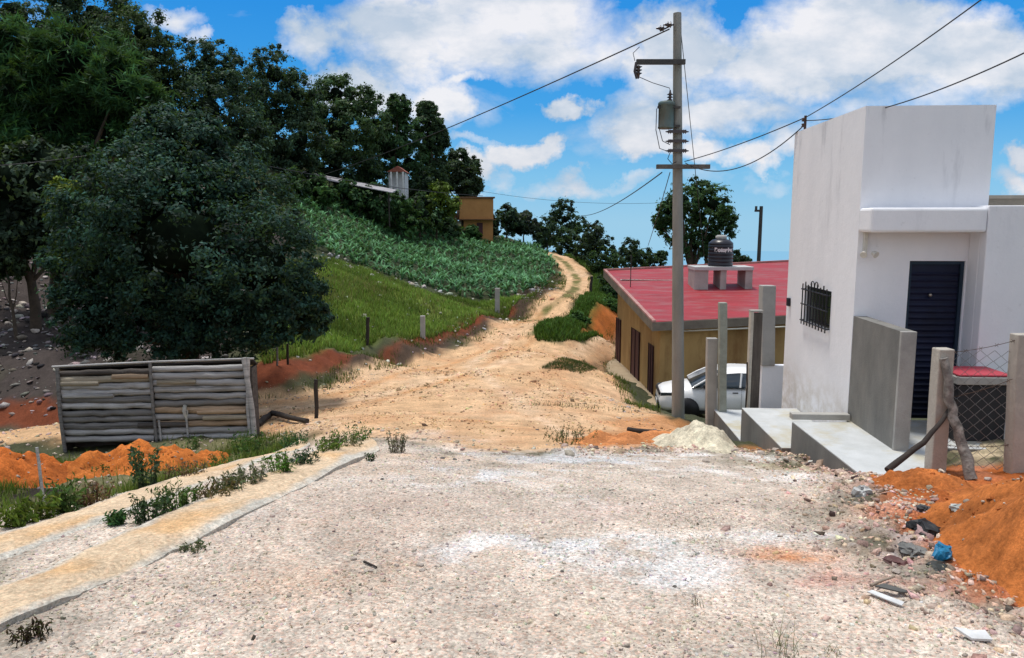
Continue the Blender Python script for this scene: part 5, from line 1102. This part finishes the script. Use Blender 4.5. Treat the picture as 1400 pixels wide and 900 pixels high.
    # short overlaid planks that break the courses
for (x0, x1, k, c) in ((.0, .75, 9, 3), (half+.1, half+.8, 9, 3), (1.0, 1.65, 10, 4), (half+.8, LS-.1, 4, 4), (.1, 1.0, 7, 0), (half+.9, LS-.05, 3, 3), (half-.3, half+.6, 2, 5)):
    z = .03+.118*(k+.5); m = MB(); m.tube([(x0, -.05, z+slope*x0), ((x0+x1)/2, -.058, z+slope*x0+.004), (x1, -.05, z+slope*x1)], [.048, .052, .044], 8); m.build('log', LOGS[c], SH)
for x, lean, r_ in ((half, .0, .03), (.03, .02, .035), (LS+.02, -.10, .05), (LS-.06, .06, .035)):
    m = MB(); m.tube([(x+.04, -.09, -.15), (x+.01, -.1, .6), (x+lean, -.085, (zA+(zB-zA)*x/LS)+slope*x*0+.04)], r_, 8); m.build('post', LOGS[0] if x > half else LOGS[2], SH)
m = MB(); m.tube([(half+.62, -.1, -.1), (half+.6, -.1, .65)], .02, 6); m.tube([(half+.12, -.1, .0), (half+.1, -.1, .42)], .02, 6); m.build('stake', LOGS[0], SH)
m = MB()
for i in range(12): a = random.uniform(0, 6.28); m.tube([(half+.6, -.12, .62), (half+.6+.05*math.cos(a), -.13, .62+.10*math.sin(a)), (half+.6+.03*math.cos(a+1), -.13, .50+.06*math.sin(a))], .012, 5)
m.build('cloth_knot', surf('pale_rag', (.6, .57, .5), None, 9, .9, 0), SH)
# top rail, back and side walls, sheet roof
zt_a = zA+.03; zt_b = zB+dS.z+.03
m = MB(); m.tube([(-.05, -.06, zt_a), (LS*.5, -.055, (zt_a+zt_b)/2+.015), (LS+.1, -.06, zt_b)], .022, 8); m.build('top_rail', LOGS[0], SH)
dp_ = .45
m = MB(); m.add([(-.05, .02, zt_a-.03), (LS+.08, .02, zt_b-.03), (LS+.05, dp_, zt_b-.18), (-.05, dp_, zt_a-.18), (-.05, .02, zt_a-.06), (LS+.08, .02, zt_b-.06), (LS+.05, dp_, zt_b-.21), (-.05, dp_, zt_a-.21)], [(0, 1, 2, 3), (7, 6, 5, 4), (0, 4, 5, 1), (1, 5, 6, 2), (2, 6, 7, 3), (3, 7, 4, 0)]); m.build('sheet_roof', surf('dark_sheet', (.03, .03, .033), (.05, .05, .05), 3, .7), SH)
m = MB(); m.box(LS-.02, LS+.03, .04, dp_, -.2, zt_b-.2); m.box(-.03, .02, .04, dp_, -.2, zt_a-.2); m.box(0, LS, dp_-.05, dp_, -.2, min(zt_a, zt_b)-.22); m.build('side_wall', LOGS[5], SH)
# ------------------------------------------------------------------ roadside posts
for i, (lb, px, y0, y1, w, Y, mt, ln, rd) in enumerate([
    ('short dark wooden post with a pale top beside the log shed', 432, 519, 571, 5.5, 14.6, DARKW, 0, True),
    ('whitish concrete post on the grass slope above the road', 578, 432, 467, 6.5, 29.8, CONC, 0, False),
    ('whitish concrete post on the lower corner of the crop field', 680, 394, 427, 6.5, 40.5, CONC, 0, False),
    ('dark leaning wooden post in the middle of the grass slope', 500, 434, 472, 5, 27.5, DARKW, 3, True),
    ('thin grey stake standing in the hollow at the left edge', 62, 612, 680, 4, 9.0, LOGS[0], -12, True),
    ('dark post at the outside of the hill road bend', 806, 378, 402, 4, 52, DARKW, 3, True),
    ('thin dark stake under the right side of the round tree', 393, 470, 508, 3.5, 20.5, DARKW, 0, True),
    ('thin grey stake beside the red bank under the round tree', 378, 468, 512, 3, 20.2, LOGS[2], 1, True)]):
    g = hit_ground(px, y1); Yg = g[1] if abs(g[1]-Y) < 4 else Y
    post('roadside_post', lb, 'post', px, y0, y1, w, Yg, mt, None, ln, rd, sink=.6)
wp = on(429, 505); 
# bits on top / litter
LIT = surf('white_plastic_litter', (.75, .76, .76), None, 5, .5, 0)
def crumple(name, label, cat, px, py, wpx, hpx, col, seed=0, flat=.5, dz=0.0, rough=.5, group=None, smooth=False):
    b = on(px, py); w = pw(wpx, b.y)/2; h = pw(hpx, b.y); rr = random.Random(seed); bm = bmesh.new(); bmesh.ops.create_icosphere(bm, subdivisions=3, radius=1)
    for v in bm.verts:
        c = v.co.copy(); n = vnoise([c.x*2.2+seed*3.1, c.y*2.3+seed, c.z*2.5+seed*1.7], [c.z*2+seed, c.x*2.1, c.y*2.2]); n2 = float(vnoise(c.x*6+seed, c.y*6+c.z*5)); v.co = (c*(1+n2*.45)+Vector(n)*.75); v.co = Vector((v.co.x*w, v.co.y*w*.8, max(v.co.z, -.3)*h*.6+h*.15))
    me = bpy.data.meshes.new(name); bm.to_mesh(me); bm.free(); me.materials.append(surf('litter_%s_%d' % (name, seed), col, tuple(x*.6 for x in col), 14, rough, .3, 30)); o = link(name, me, None, b+Vector((0, 0, dz))); o.rotation_euler[2] = rr.uniform(0, 6); return tag(o, label, cat, group)
crumple('plastic_bag', 'crumpled bright blue plastic bag beside the orange pile', 'bag', 1290, 765, 30, 26, (.02, .22, .42), 1, rough=.35)
crumple('plastic_bag', 'crumpled pale grey plastic lump on the orange pile', 'bag', 1308, 722, 24, 13, (.5, .54, .52), 2, dz=.12)
crumple('rubbish_bag', 'black plastic rubbish behind the blue bag', 'rubbish', 1262, 738, 46, 18, (.02, .02, .022), 3)
crumple('rubbish_bag', 'grey plastic rubbish in front of the black rubbish', 'rubbish', 1250, 752, 44, 14, (.22, .22, .21), 4)
crumple('rubbish_bag', 'dark strip of rubbish below the blue bag', 'rubbish', 1278, 775, 40, 9, (.05, .055, .05), 5)
crumple('rubbish_bag', 'dark crumpled rubbish at the top of the litter pile', 'rubbish', 1264, 708, 22, 11, (.07, .075, .08), 6)
crumple('rubbish_bag', 'dark red brown scrap left of the grey rubbish', 'rubbish', 1225, 768, 34, 10, (.12, .05, .045), 7)
crumple('cement_lump', 'pale grey crumbled cement lump at the end of the porch slab', 'lump', 1178, 683, 28, 18, (.55, .56, .55), 8)
def scrap(name, label, cat, px, py, pts, mat, th=.012, dz=.02, tilt=(0, 0)):
    b = on(px, py); m = MB(); s = b.y/F; m.prism([(x*s, y*s*2.2) for x, y in pts], 0, th); o = m.build(name, mat); o.location = b+Vector((0, 0, dz)); o.rotation_euler = (tilt[0], tilt[1], 0); return tag(o, label, cat)
scrap('paper_scrap', 'long white scrap of board lying on the pebbles', 'scrap', 1215, 822, [(-24, 8), (10, -8), (18, -4), (-14, 10)], LIT, .006, .02, (.1, 0))
scrap('tile_shard', 'broken pale tile lying near the bottom right corner', 'scrap', 1328, 876, [(-20, 6), (-8, -6), (22, -6), (24, 4), (4, 3)], LIT, .012, .02, (.12, .05))
scrap('dark_board', 'dark grey splinter of board beside the white scrap', 'scrap', 1222, 813, [(-26, 2), (4, -5), (20, -5), (-10, 5)], surf('dark_board_m', (.12, .12, .115), None), .008, .035, (.1, 0))
stick('small_stick', 'thin pale stick lying above the white scrap', [on(1190, 808)+Vector((0, 0, .02)), on(1222, 797)+Vector((0, 0, .04))], .009, surf('pale_stick', (.3, .24, .19), None), 'stick')
stick('small_log', 'dark short branch lying before the pale cement heap', [on(858, 592)+Vector((0, 0, .08)), on(905, 598)+Vector((0, 0, .10))], .05, DARKW, 'branch')
stick('small_stick', 'dark twig lying on the gravel left of centre', [on(498, 770)+Vector((0, 0, .015)), on(515, 778)+Vector((0, 0, .012))], .008, DARKW, 'stick')
stick('wooden_beam', 'dark beam lying at the edge of the hollow right of the shed', [on(352, 582)+Vector((0, 0, .06)), on(372, 570)+Vector((0, 0, .12)), on(420, 578)+Vector((0, 0, .05))], .07, DARKW, 'beam')
P = scatter(260, 'grass', (-14, 6), (20, 50), None, 61)
o = rocks_mass('meadow_stones', P, RG.gamma(1.6, .022, len(P))+.02, gcol(len(P), (.6, .58, .52), .3), .8); tag(o, 'pale stones showing through the grass on the slope', 'stones', kind='stuff')
P = scatter(3500, 'grass', (-14, 6), (18, 52), lambda x, y, g: g.random(len(x)) < np.clip(2.2*fbm(x, y+20, 3, .45), 0, 1), 62)
blade_obj('dry_meadow_grass', P, RG.uniform(.15, .36, len(P)), RG.uniform(.010, .02, len(P)), vcol(len(P), (.26, .22, .09), .3), 'dry yellowish grass in patches on the slope below the field')
# countable stones ------------------------------------------------------------
ROCKM = surf('pale_rock', (.58, .52, .46), (.44, .36, .30), 5, .9, .5, 30); ROCKD = surf('dark_rock', (.12, .11, .10), (.2, .18, .16), 5, .9, .5, 30)
rk = [rock_mesh('stone', ROCKM, 1, i) for i in range(6)]+[rock_mesh('stone', ROCKD, 1, 20+i) for i in range(3)]
def stones(pts, label, group, dark=False, cat='stone'):
    for i, (px, py, w) in enumerate(pts):
        b = on(px, py); me = random.choice(rk[6:] if dark else rk[:6]); o = link('stone', me, None, b+Vector((0, 0, pw(w, b.y)*.12))); s = pw(w, b.y)/2; o.scale = (s, s, s*.9); o.rotation_euler = (0, 0, random.uniform(0, 6)); tag(o, label, cat, group)
rg = random.Random(5)
stones([(rg.uniform(480, 580), rg.uniform(745, 785), rg.uniform(6, 12)) for _ in range(16)], 'pale stone in the loose cluster left of the white cement streak', 'pale stones left of the white streak')
stones([(1195, 690, 14), (1212, 708, 12), (1190, 672, 10), (1240, 735, 12), (1205, 655, 12), (1170, 700, 10), (1330, 790, 12), (1290, 790, 12), (1260, 800, 10), (1225, 780, 12)], 'pale pinkish stone at the border of gravel and orange earth', 'pinkish stones at the gravel border')
stones([(1260, 675, 22), (1350, 660, 12)], 'flat orange brown stone on the orange earth by the fence', 'flat stones on the orange earth')
stones([(965, 632, 12), (1005, 618, 14), (1040, 622, 12), (1075, 632, 10), (935, 603, 14), (1060, 615, 10)], 'rough stone at the foot of the concrete step slabs', 'stones below the step slabs')
stones([(605, 626, 8), (622, 627, 7), (640, 628, 7), (596, 625, 5), (522, 656, 7), (770, 640, 4), (930, 655, 5), (878, 690, 5), (768, 783, 7), (690, 790, 5), (760, 842, 7), (735, 588, 6), (922, 800, 8), (1170, 845, 6), (1110, 812, 4), (826, 670, 5)], 'small dark stone lying alone on the pale gravel', 'small dark stones on the gravel', True)
stones([(430, 525, 5), (424, 498, 5), (619, 448, 5), (638, 446, 6), (622, 456, 7), (586, 452, 6), (735, 378, 7), (700, 400, 5), (480, 368, 8), (690, 424, 5), (720, 410, 7), (540, 374, 5), (460, 362, 7), (430, 352, 9), (412, 328, 12), (415, 322, 8), (82, 408, 12), (30, 412, 14), (20, 430, 10), (48, 455, 12), (50, 345, 10), (100, 438, 8), (10, 445, 10)], 'whitish stone lying on the hillside above the road', 'whitish stones on the hillside')
# ------------------------------------------------------------------ far buildings on the hill
def far_house():
    Y = 72; b = at(622, 322, Y); e = empty('ochre_hut', b, R(8), 'small flat roofed ochre house at the top of the field', 'house'); s = Y/F
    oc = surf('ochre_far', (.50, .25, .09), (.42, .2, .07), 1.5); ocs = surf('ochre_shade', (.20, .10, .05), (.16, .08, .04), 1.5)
    m = MB(); m.box(12*s, 52*s, 0, 3, -1, 22*s); m.build('wall', oc, e)
    m = MB(); m.box(6*s, 52*s, -.35, 3.2, 22*s+.002, 51*s-.1); m.build('upper_wall', oc, e)
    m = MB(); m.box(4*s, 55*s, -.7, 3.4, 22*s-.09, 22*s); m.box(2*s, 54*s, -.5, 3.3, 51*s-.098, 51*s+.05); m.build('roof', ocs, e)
    m = MB(); m.box(30*s, 38*s, -.03, -.002, .1, 17*s); m.build('door', BROWND, e)
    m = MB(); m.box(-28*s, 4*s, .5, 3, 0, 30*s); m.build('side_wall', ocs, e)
far_house()
def white_house():
    Y = 60; s = Y/F; b = at(530, 262, Y); e = empty('white_house', b, 0, 'little white house with columns and reddish roof among the ridge trees', 'house')
    m = MB(); m.box(0, 22*s, .6, 2.6, -1, 26*s); m.build('wall', surf('white_far', (.7, .7, .72), None), e)
    for k in range(3): m = MB(); m.box(4*s+k*8*s, 6*s+k*8*s, 0, .12, -.5, 26*s); m.build('column', surf('white_col', (.8, .8, .8), None), e)
    m = MB(); m.prism([(-1*s, 26*s), (25*s, 26*s), (14*s, 34*s)], 0, 2.6, Matrix.Rotation(R(90), 4, 'X')@Matrix.Translation((0, 0, -2.6))); m.build('roof', surf('rust_roof', (.3, .1, .07), None), e)
    Y = 56; s = Y/F; b = at(470, 262, Y); e = empty('metal_shelter', b, 0, 'long low shelter with a pale sheet metal roof above the field', 'shelter')
    m = MB(); m.add([(-70*s, 0, 24*s), (65*s, .0, -2*s), (65*s, 2.2, 3*s), (-70*s, 2.2, 30*s), (-70*s, 0, 25*s), (65*s, 0, -1*s), (65*s, 2.2, 4*s), (-70*s, 2.2, 31*s)], [(3, 2, 1, 0), (4, 5, 6, 7), (0, 1, 5, 4), (1, 2, 6, 5), (2, 3, 7, 6), (3, 0, 4, 7)]); m.build('sheet_roof', surf('sheet_pale', (.45, .44, .47), (.3, .28, .3), 2, .5), e)
    for x in (-60, -20, 20, 60): m = MB(); z = 24*s-(x+70)*26*s/135; m.tube([(x*s, .2, -2.5), (x*s, .2, z)], .06, 6); m.build('post', DARKW, e)
white_house()
# ------------------------------------------------------------------ world
def world():
    w = bpy.data.worlds.new('World'); SC.world = w; w.use_nodes = True; nt = w.node_tree; nt.nodes.clear()
    out = N(nt, 'ShaderNodeOutputWorld'); bg = N(nt, 'ShaderNodeBackground'); nt.links.new(bg.outputs[0], out.inputs[0])
    tc = N(nt, 'ShaderNodeTexCoord'); D = tc.outputs['Generated']; sx = N(nt, 'ShaderNodeSeparateXYZ'); nt.links.new(D, sx.inputs[0])
    def M(op, a, b=None, c=None):
        n = N(nt, 'ShaderNodeMath', operation=op)
        for i, v in enumerate((a, b, c)):
            if v is None: continue
            if isinstance(v, (int, float)): n.inputs[i].default_value = v
            else: nt.links.new(v, n.inputs[i])
        return n.outputs[0]
    sky = N(nt, 'ShaderNodeTexSky', sky_type='NISHITA', sun_disc=False); sky.sun_elevation = SUN_EL; sky.sun_rotation = SUN_AZ; sky.altitude = 2000; sky.air_density = 1.3; sky.dust_density = .6; sky.ozone_density = 2
    cz = M('MAXIMUM', sx.outputs[2], .01); cv = N(nt, 'ShaderNodeCombineXYZ'); nt.links.new(sx.outputs[0], cv.inputs[0]); nt.links.new(sx.outputs[1], cv.inputs[1]); nt.links.new(cz, cv.inputs[2]); nt.links.new(cv.outputs[0], sky.inputs[0])
    # saturated deep blue aloft to pale cyan haze near the horizon, riding on the Nishita sky
    el = sx.outputs[2]
    tint = N(nt, 'ShaderNodeValToRGB'); nt.links.new(M('MULTIPLY', M('MAXIMUM', el, 0), 2.0), tint.inputs[0]); cr = tint.color_ramp
    cr.elements[0].position = 0; cr.elements[0].color = (3.0, 6.0, 8.4, 1); cr.elements[1].position = 1; cr.elements[1].color = (.10, 2.3, 6.8, 1)
    for p, c in ((.12, (1.9, 5.3, 8.5, 1)), (.28, (.40, 3.6, 8.2, 1)), (.5, (.12, 2.8, 7.9, 1))): e_ = cr.elements.new(p); e_.color = c
    base = mixc(nt, .92, sky.outputs[0], tint.outputs[0])
    # cloud field in direction space: u = x/y, v = z/y in front, plain direction elsewhere
    ysafe = M('MAXIMUM', M('ABSOLUTE', sx.outputs[1]), .25); u = M('DIVIDE', sx.outputs[0], ysafe); v = M('DIVIDE', el, ysafe)
    uv = N(nt, 'ShaderNodeCombineXYZ'); nt.links.new(u, uv.inputs[0]); nt.links.new(v, uv.inputs[1]); nt.links.new(M('MULTIPLY', sx.outputs[1], .3), uv.inputs[2])
    wn = N(nt, 'ShaderNodeTexNoise', Scale=9.0, Detail=8, Roughness=.62); nt.links.new(uv.outputs[0], wn.inputs['Vector'])
    n_ = N(nt, 'ShaderNodeTexNoise', Scale=5.0, Detail=10, Roughness=.6, Distortion=.3); mpn = N(nt, 'ShaderNodeMapping'); mpn.inputs['Scale'].default_value = (1, 2.0, 1); nt.links.new(uv.outputs[0], mpn.inputs[0]); nt.links.new(mpn.outputs[0], n_.inputs['Vector'])
    wc = N(nt, 'ShaderNodeSeparateColor'); nt.links.new(wn.outputs['Color'], wc.inputs[0])
    uu = M('ADD', u, M('MULTIPLY', M('SUBTRACT', wc.outputs[0], .5), .16)); vv = M('ADD', v, M('MULTIPLY', M('SUBTRACT', wc.outputs[1], .5), .12))
    def blob(px, py, rx, ry, amt, soft=1.0):
        d = ray(px, py); cu, cv_ = d.x/d.y, d.z/d.y; a = M('DIVIDE', M('SUBTRACT', uu, cu), rx/F); b = M('DIVIDE', M('SUBTRACT', vv, cv_), ry/F)
        q = M('ADD', M('MULTIPLY', a, a), M('MULTIPLY', b, b)); return M('MULTIPLY', M('MAXIMUM', M('SUBTRACT', 1.25, q), 0), amt)
    tot = None
    for bl in [(440, 45, 60, 32, .8), (560, 40, 120, 50, .75), (700, 25, 150, 55, .7), (820, 40, 110, 40, .5), (500, 115, 75, 45, .85), (590, 140, 60, 45, .7), (470, 95, 60, 25, .7), (560, 90, 60, 30, .6),
               (940, 60, 75, 60, 1.0), (900, 110, 70, 60, .75), (1060, 90, 150, 60, .95), (1200, 60, 170, 75, .9), (1330, 80, 130, 70, .85), (1000, 150, 130, 35, .7), (860, 160, 60, 50, .55),
               (765, 150, 38, 20, 1.0), (710, 212, 50, 26, 1.1), (655, 225, 40, 22, .9), (680, 250, 30, 20, .5), (800, 250, 70, 18, .6), (620, 265, 40, 14, .5), (730, 262, 60, 12, .4), (760, 60, 200, 50, .55), (640, 110, 40, 14, .5), (1250, 130, 160, 40, .6), (880, 190, 50, 26, .9), (960, 205, 50, 28, .8), (1030, 215, 45, 26, .85), (1080, 190, 50, 30, .6),
               (1385, 215, 32, 22, .9), (1380, 250, 40, 20, .5), (1000, 250, 90, 22, .35), (230, 15, 50, 18, .45), (280, 40, 25, 14, .45), (560, 190, 60, 22, .4), (660, 190, 70, 8, .35), (1150, 150, 80, 30, .6), (1120, 130, 200, 40, .4), (850, 245, 60, 12, .4)]:
        b = blob(*bl); tot = b if tot is None else M('MAXIMUM', tot, b)
    # elsewhere in the sky: ordinary broken cloud
    back = M('MULTIPLY', M('MAXIMUM', M('SUBTRACT', M('ABSOLUTE', u), .78), 0), 3.0); up_ = M('MULTIPLY', M('MAXIMUM', M('SUBTRACT', v, .36), 0), 3.5); beh = M('LESS_THAN', sx.outputs[1], 0)
    els = M('MULTIPLY', M('MINIMUM', M('ADD', M('ADD', back, up_), beh), 1), .72); tot = M('MAXIMUM', tot, els)
    dens = M('ADD', M('MULTIPLY', tot, .86), M('MULTIPLY', M('SUBTRACT', n_.outputs[0], .5), 1.7))
    dens = M('MULTIPLY', dens, M('MINIMUM', M('MULTIPLY', M('MAXIMUM', M('ADD', el, .02), 0), 18), 1))
    a_ = mr(nt, dens, .10, .66, 0, 1); bright = mr(nt, dens, .42, .95, 0, 1)
    # sunlit rims: compare density a little higher up with density here
    n2 = N(nt, 'ShaderNodeTexNoise', Scale=7.0, Detail=7, Roughness=.6); mp2 = N(nt, 'ShaderNodeMapping'); mp2.inputs['Scale'].default_value = (1, 1.8, 1); mp2.inputs['Location'].default_value = (3, -.06, 0); nt.links.new(uv.outputs[0], mp2.inputs[0]); nt.links.new(mp2.outputs[0], n2.inputs['Vector'])
    lit = mr(nt, n2.outputs[0], .40, .60, 0, 1)
    cc_ = mixc(nt, lit, (4.6, 5.7, 7.0), (9.2, 9.1, 9.3)); cc2 = mixc(nt, M('MULTIPLY', bright, .35), cc_, (9.6, 9.3, 9.2))
    low = mr(nt, el, .0, .14, 1, 0); cc3 = mixc(nt, M('MULTIPLY', low, .35), cc2, (9.6, 8.2, 7.8))
    col = mixc(nt, M('MULTIPLY', a_, .93), base, cc3); nt.links.new(col, bg.inputs[0]); bg.inputs[1].default_value = SKY
SUN_DIR = Vector((-.16, .16, .97)).normalized(); SUN_EL = math.asin(SUN_DIR.z); SUN_AZ = math.atan2(SUN_DIR.x, SUN_DIR.y); SKY = .1
world()
sl = bpy.data.lights.new('sun', 'SUN'); sl.energy = 3.1; sl.angle = R(9); sl.color = (1, .95, .87); so = bpy.data.objects.new('sun', sl); COL.objects.link(so); so.rotation_euler = (-SUN_DIR).to_track_quat('-Z', 'Y').to_euler(); so.location = (0, 0, 30)
cam = bpy.data.cameras.new('camera'); co = bpy.data.objects.new('camera', cam); COL.objects.link(co); co.location = CAM; co.rotation_euler = (R(90)-PIT, 0, 0); cam.sensor_width = 36; cam.lens = 36*F/1400; cam.clip_end = 12000; cam.clip_start = .05; SC.camera = co
SC.view_settings.view_transform = 'Standard'; SC.view_settings.look = 'None'; SC.view_settings.exposure = 0
SC.cycles.use_denoising = True; SC.cycles.max_bounces = 6; SC.cycles.transparent_max_bounces = 4; SC.cycles.diffuse_bounces = 3; SC.cycles.caustics_reflective = False; SC.cycles.caustics_refractive = False
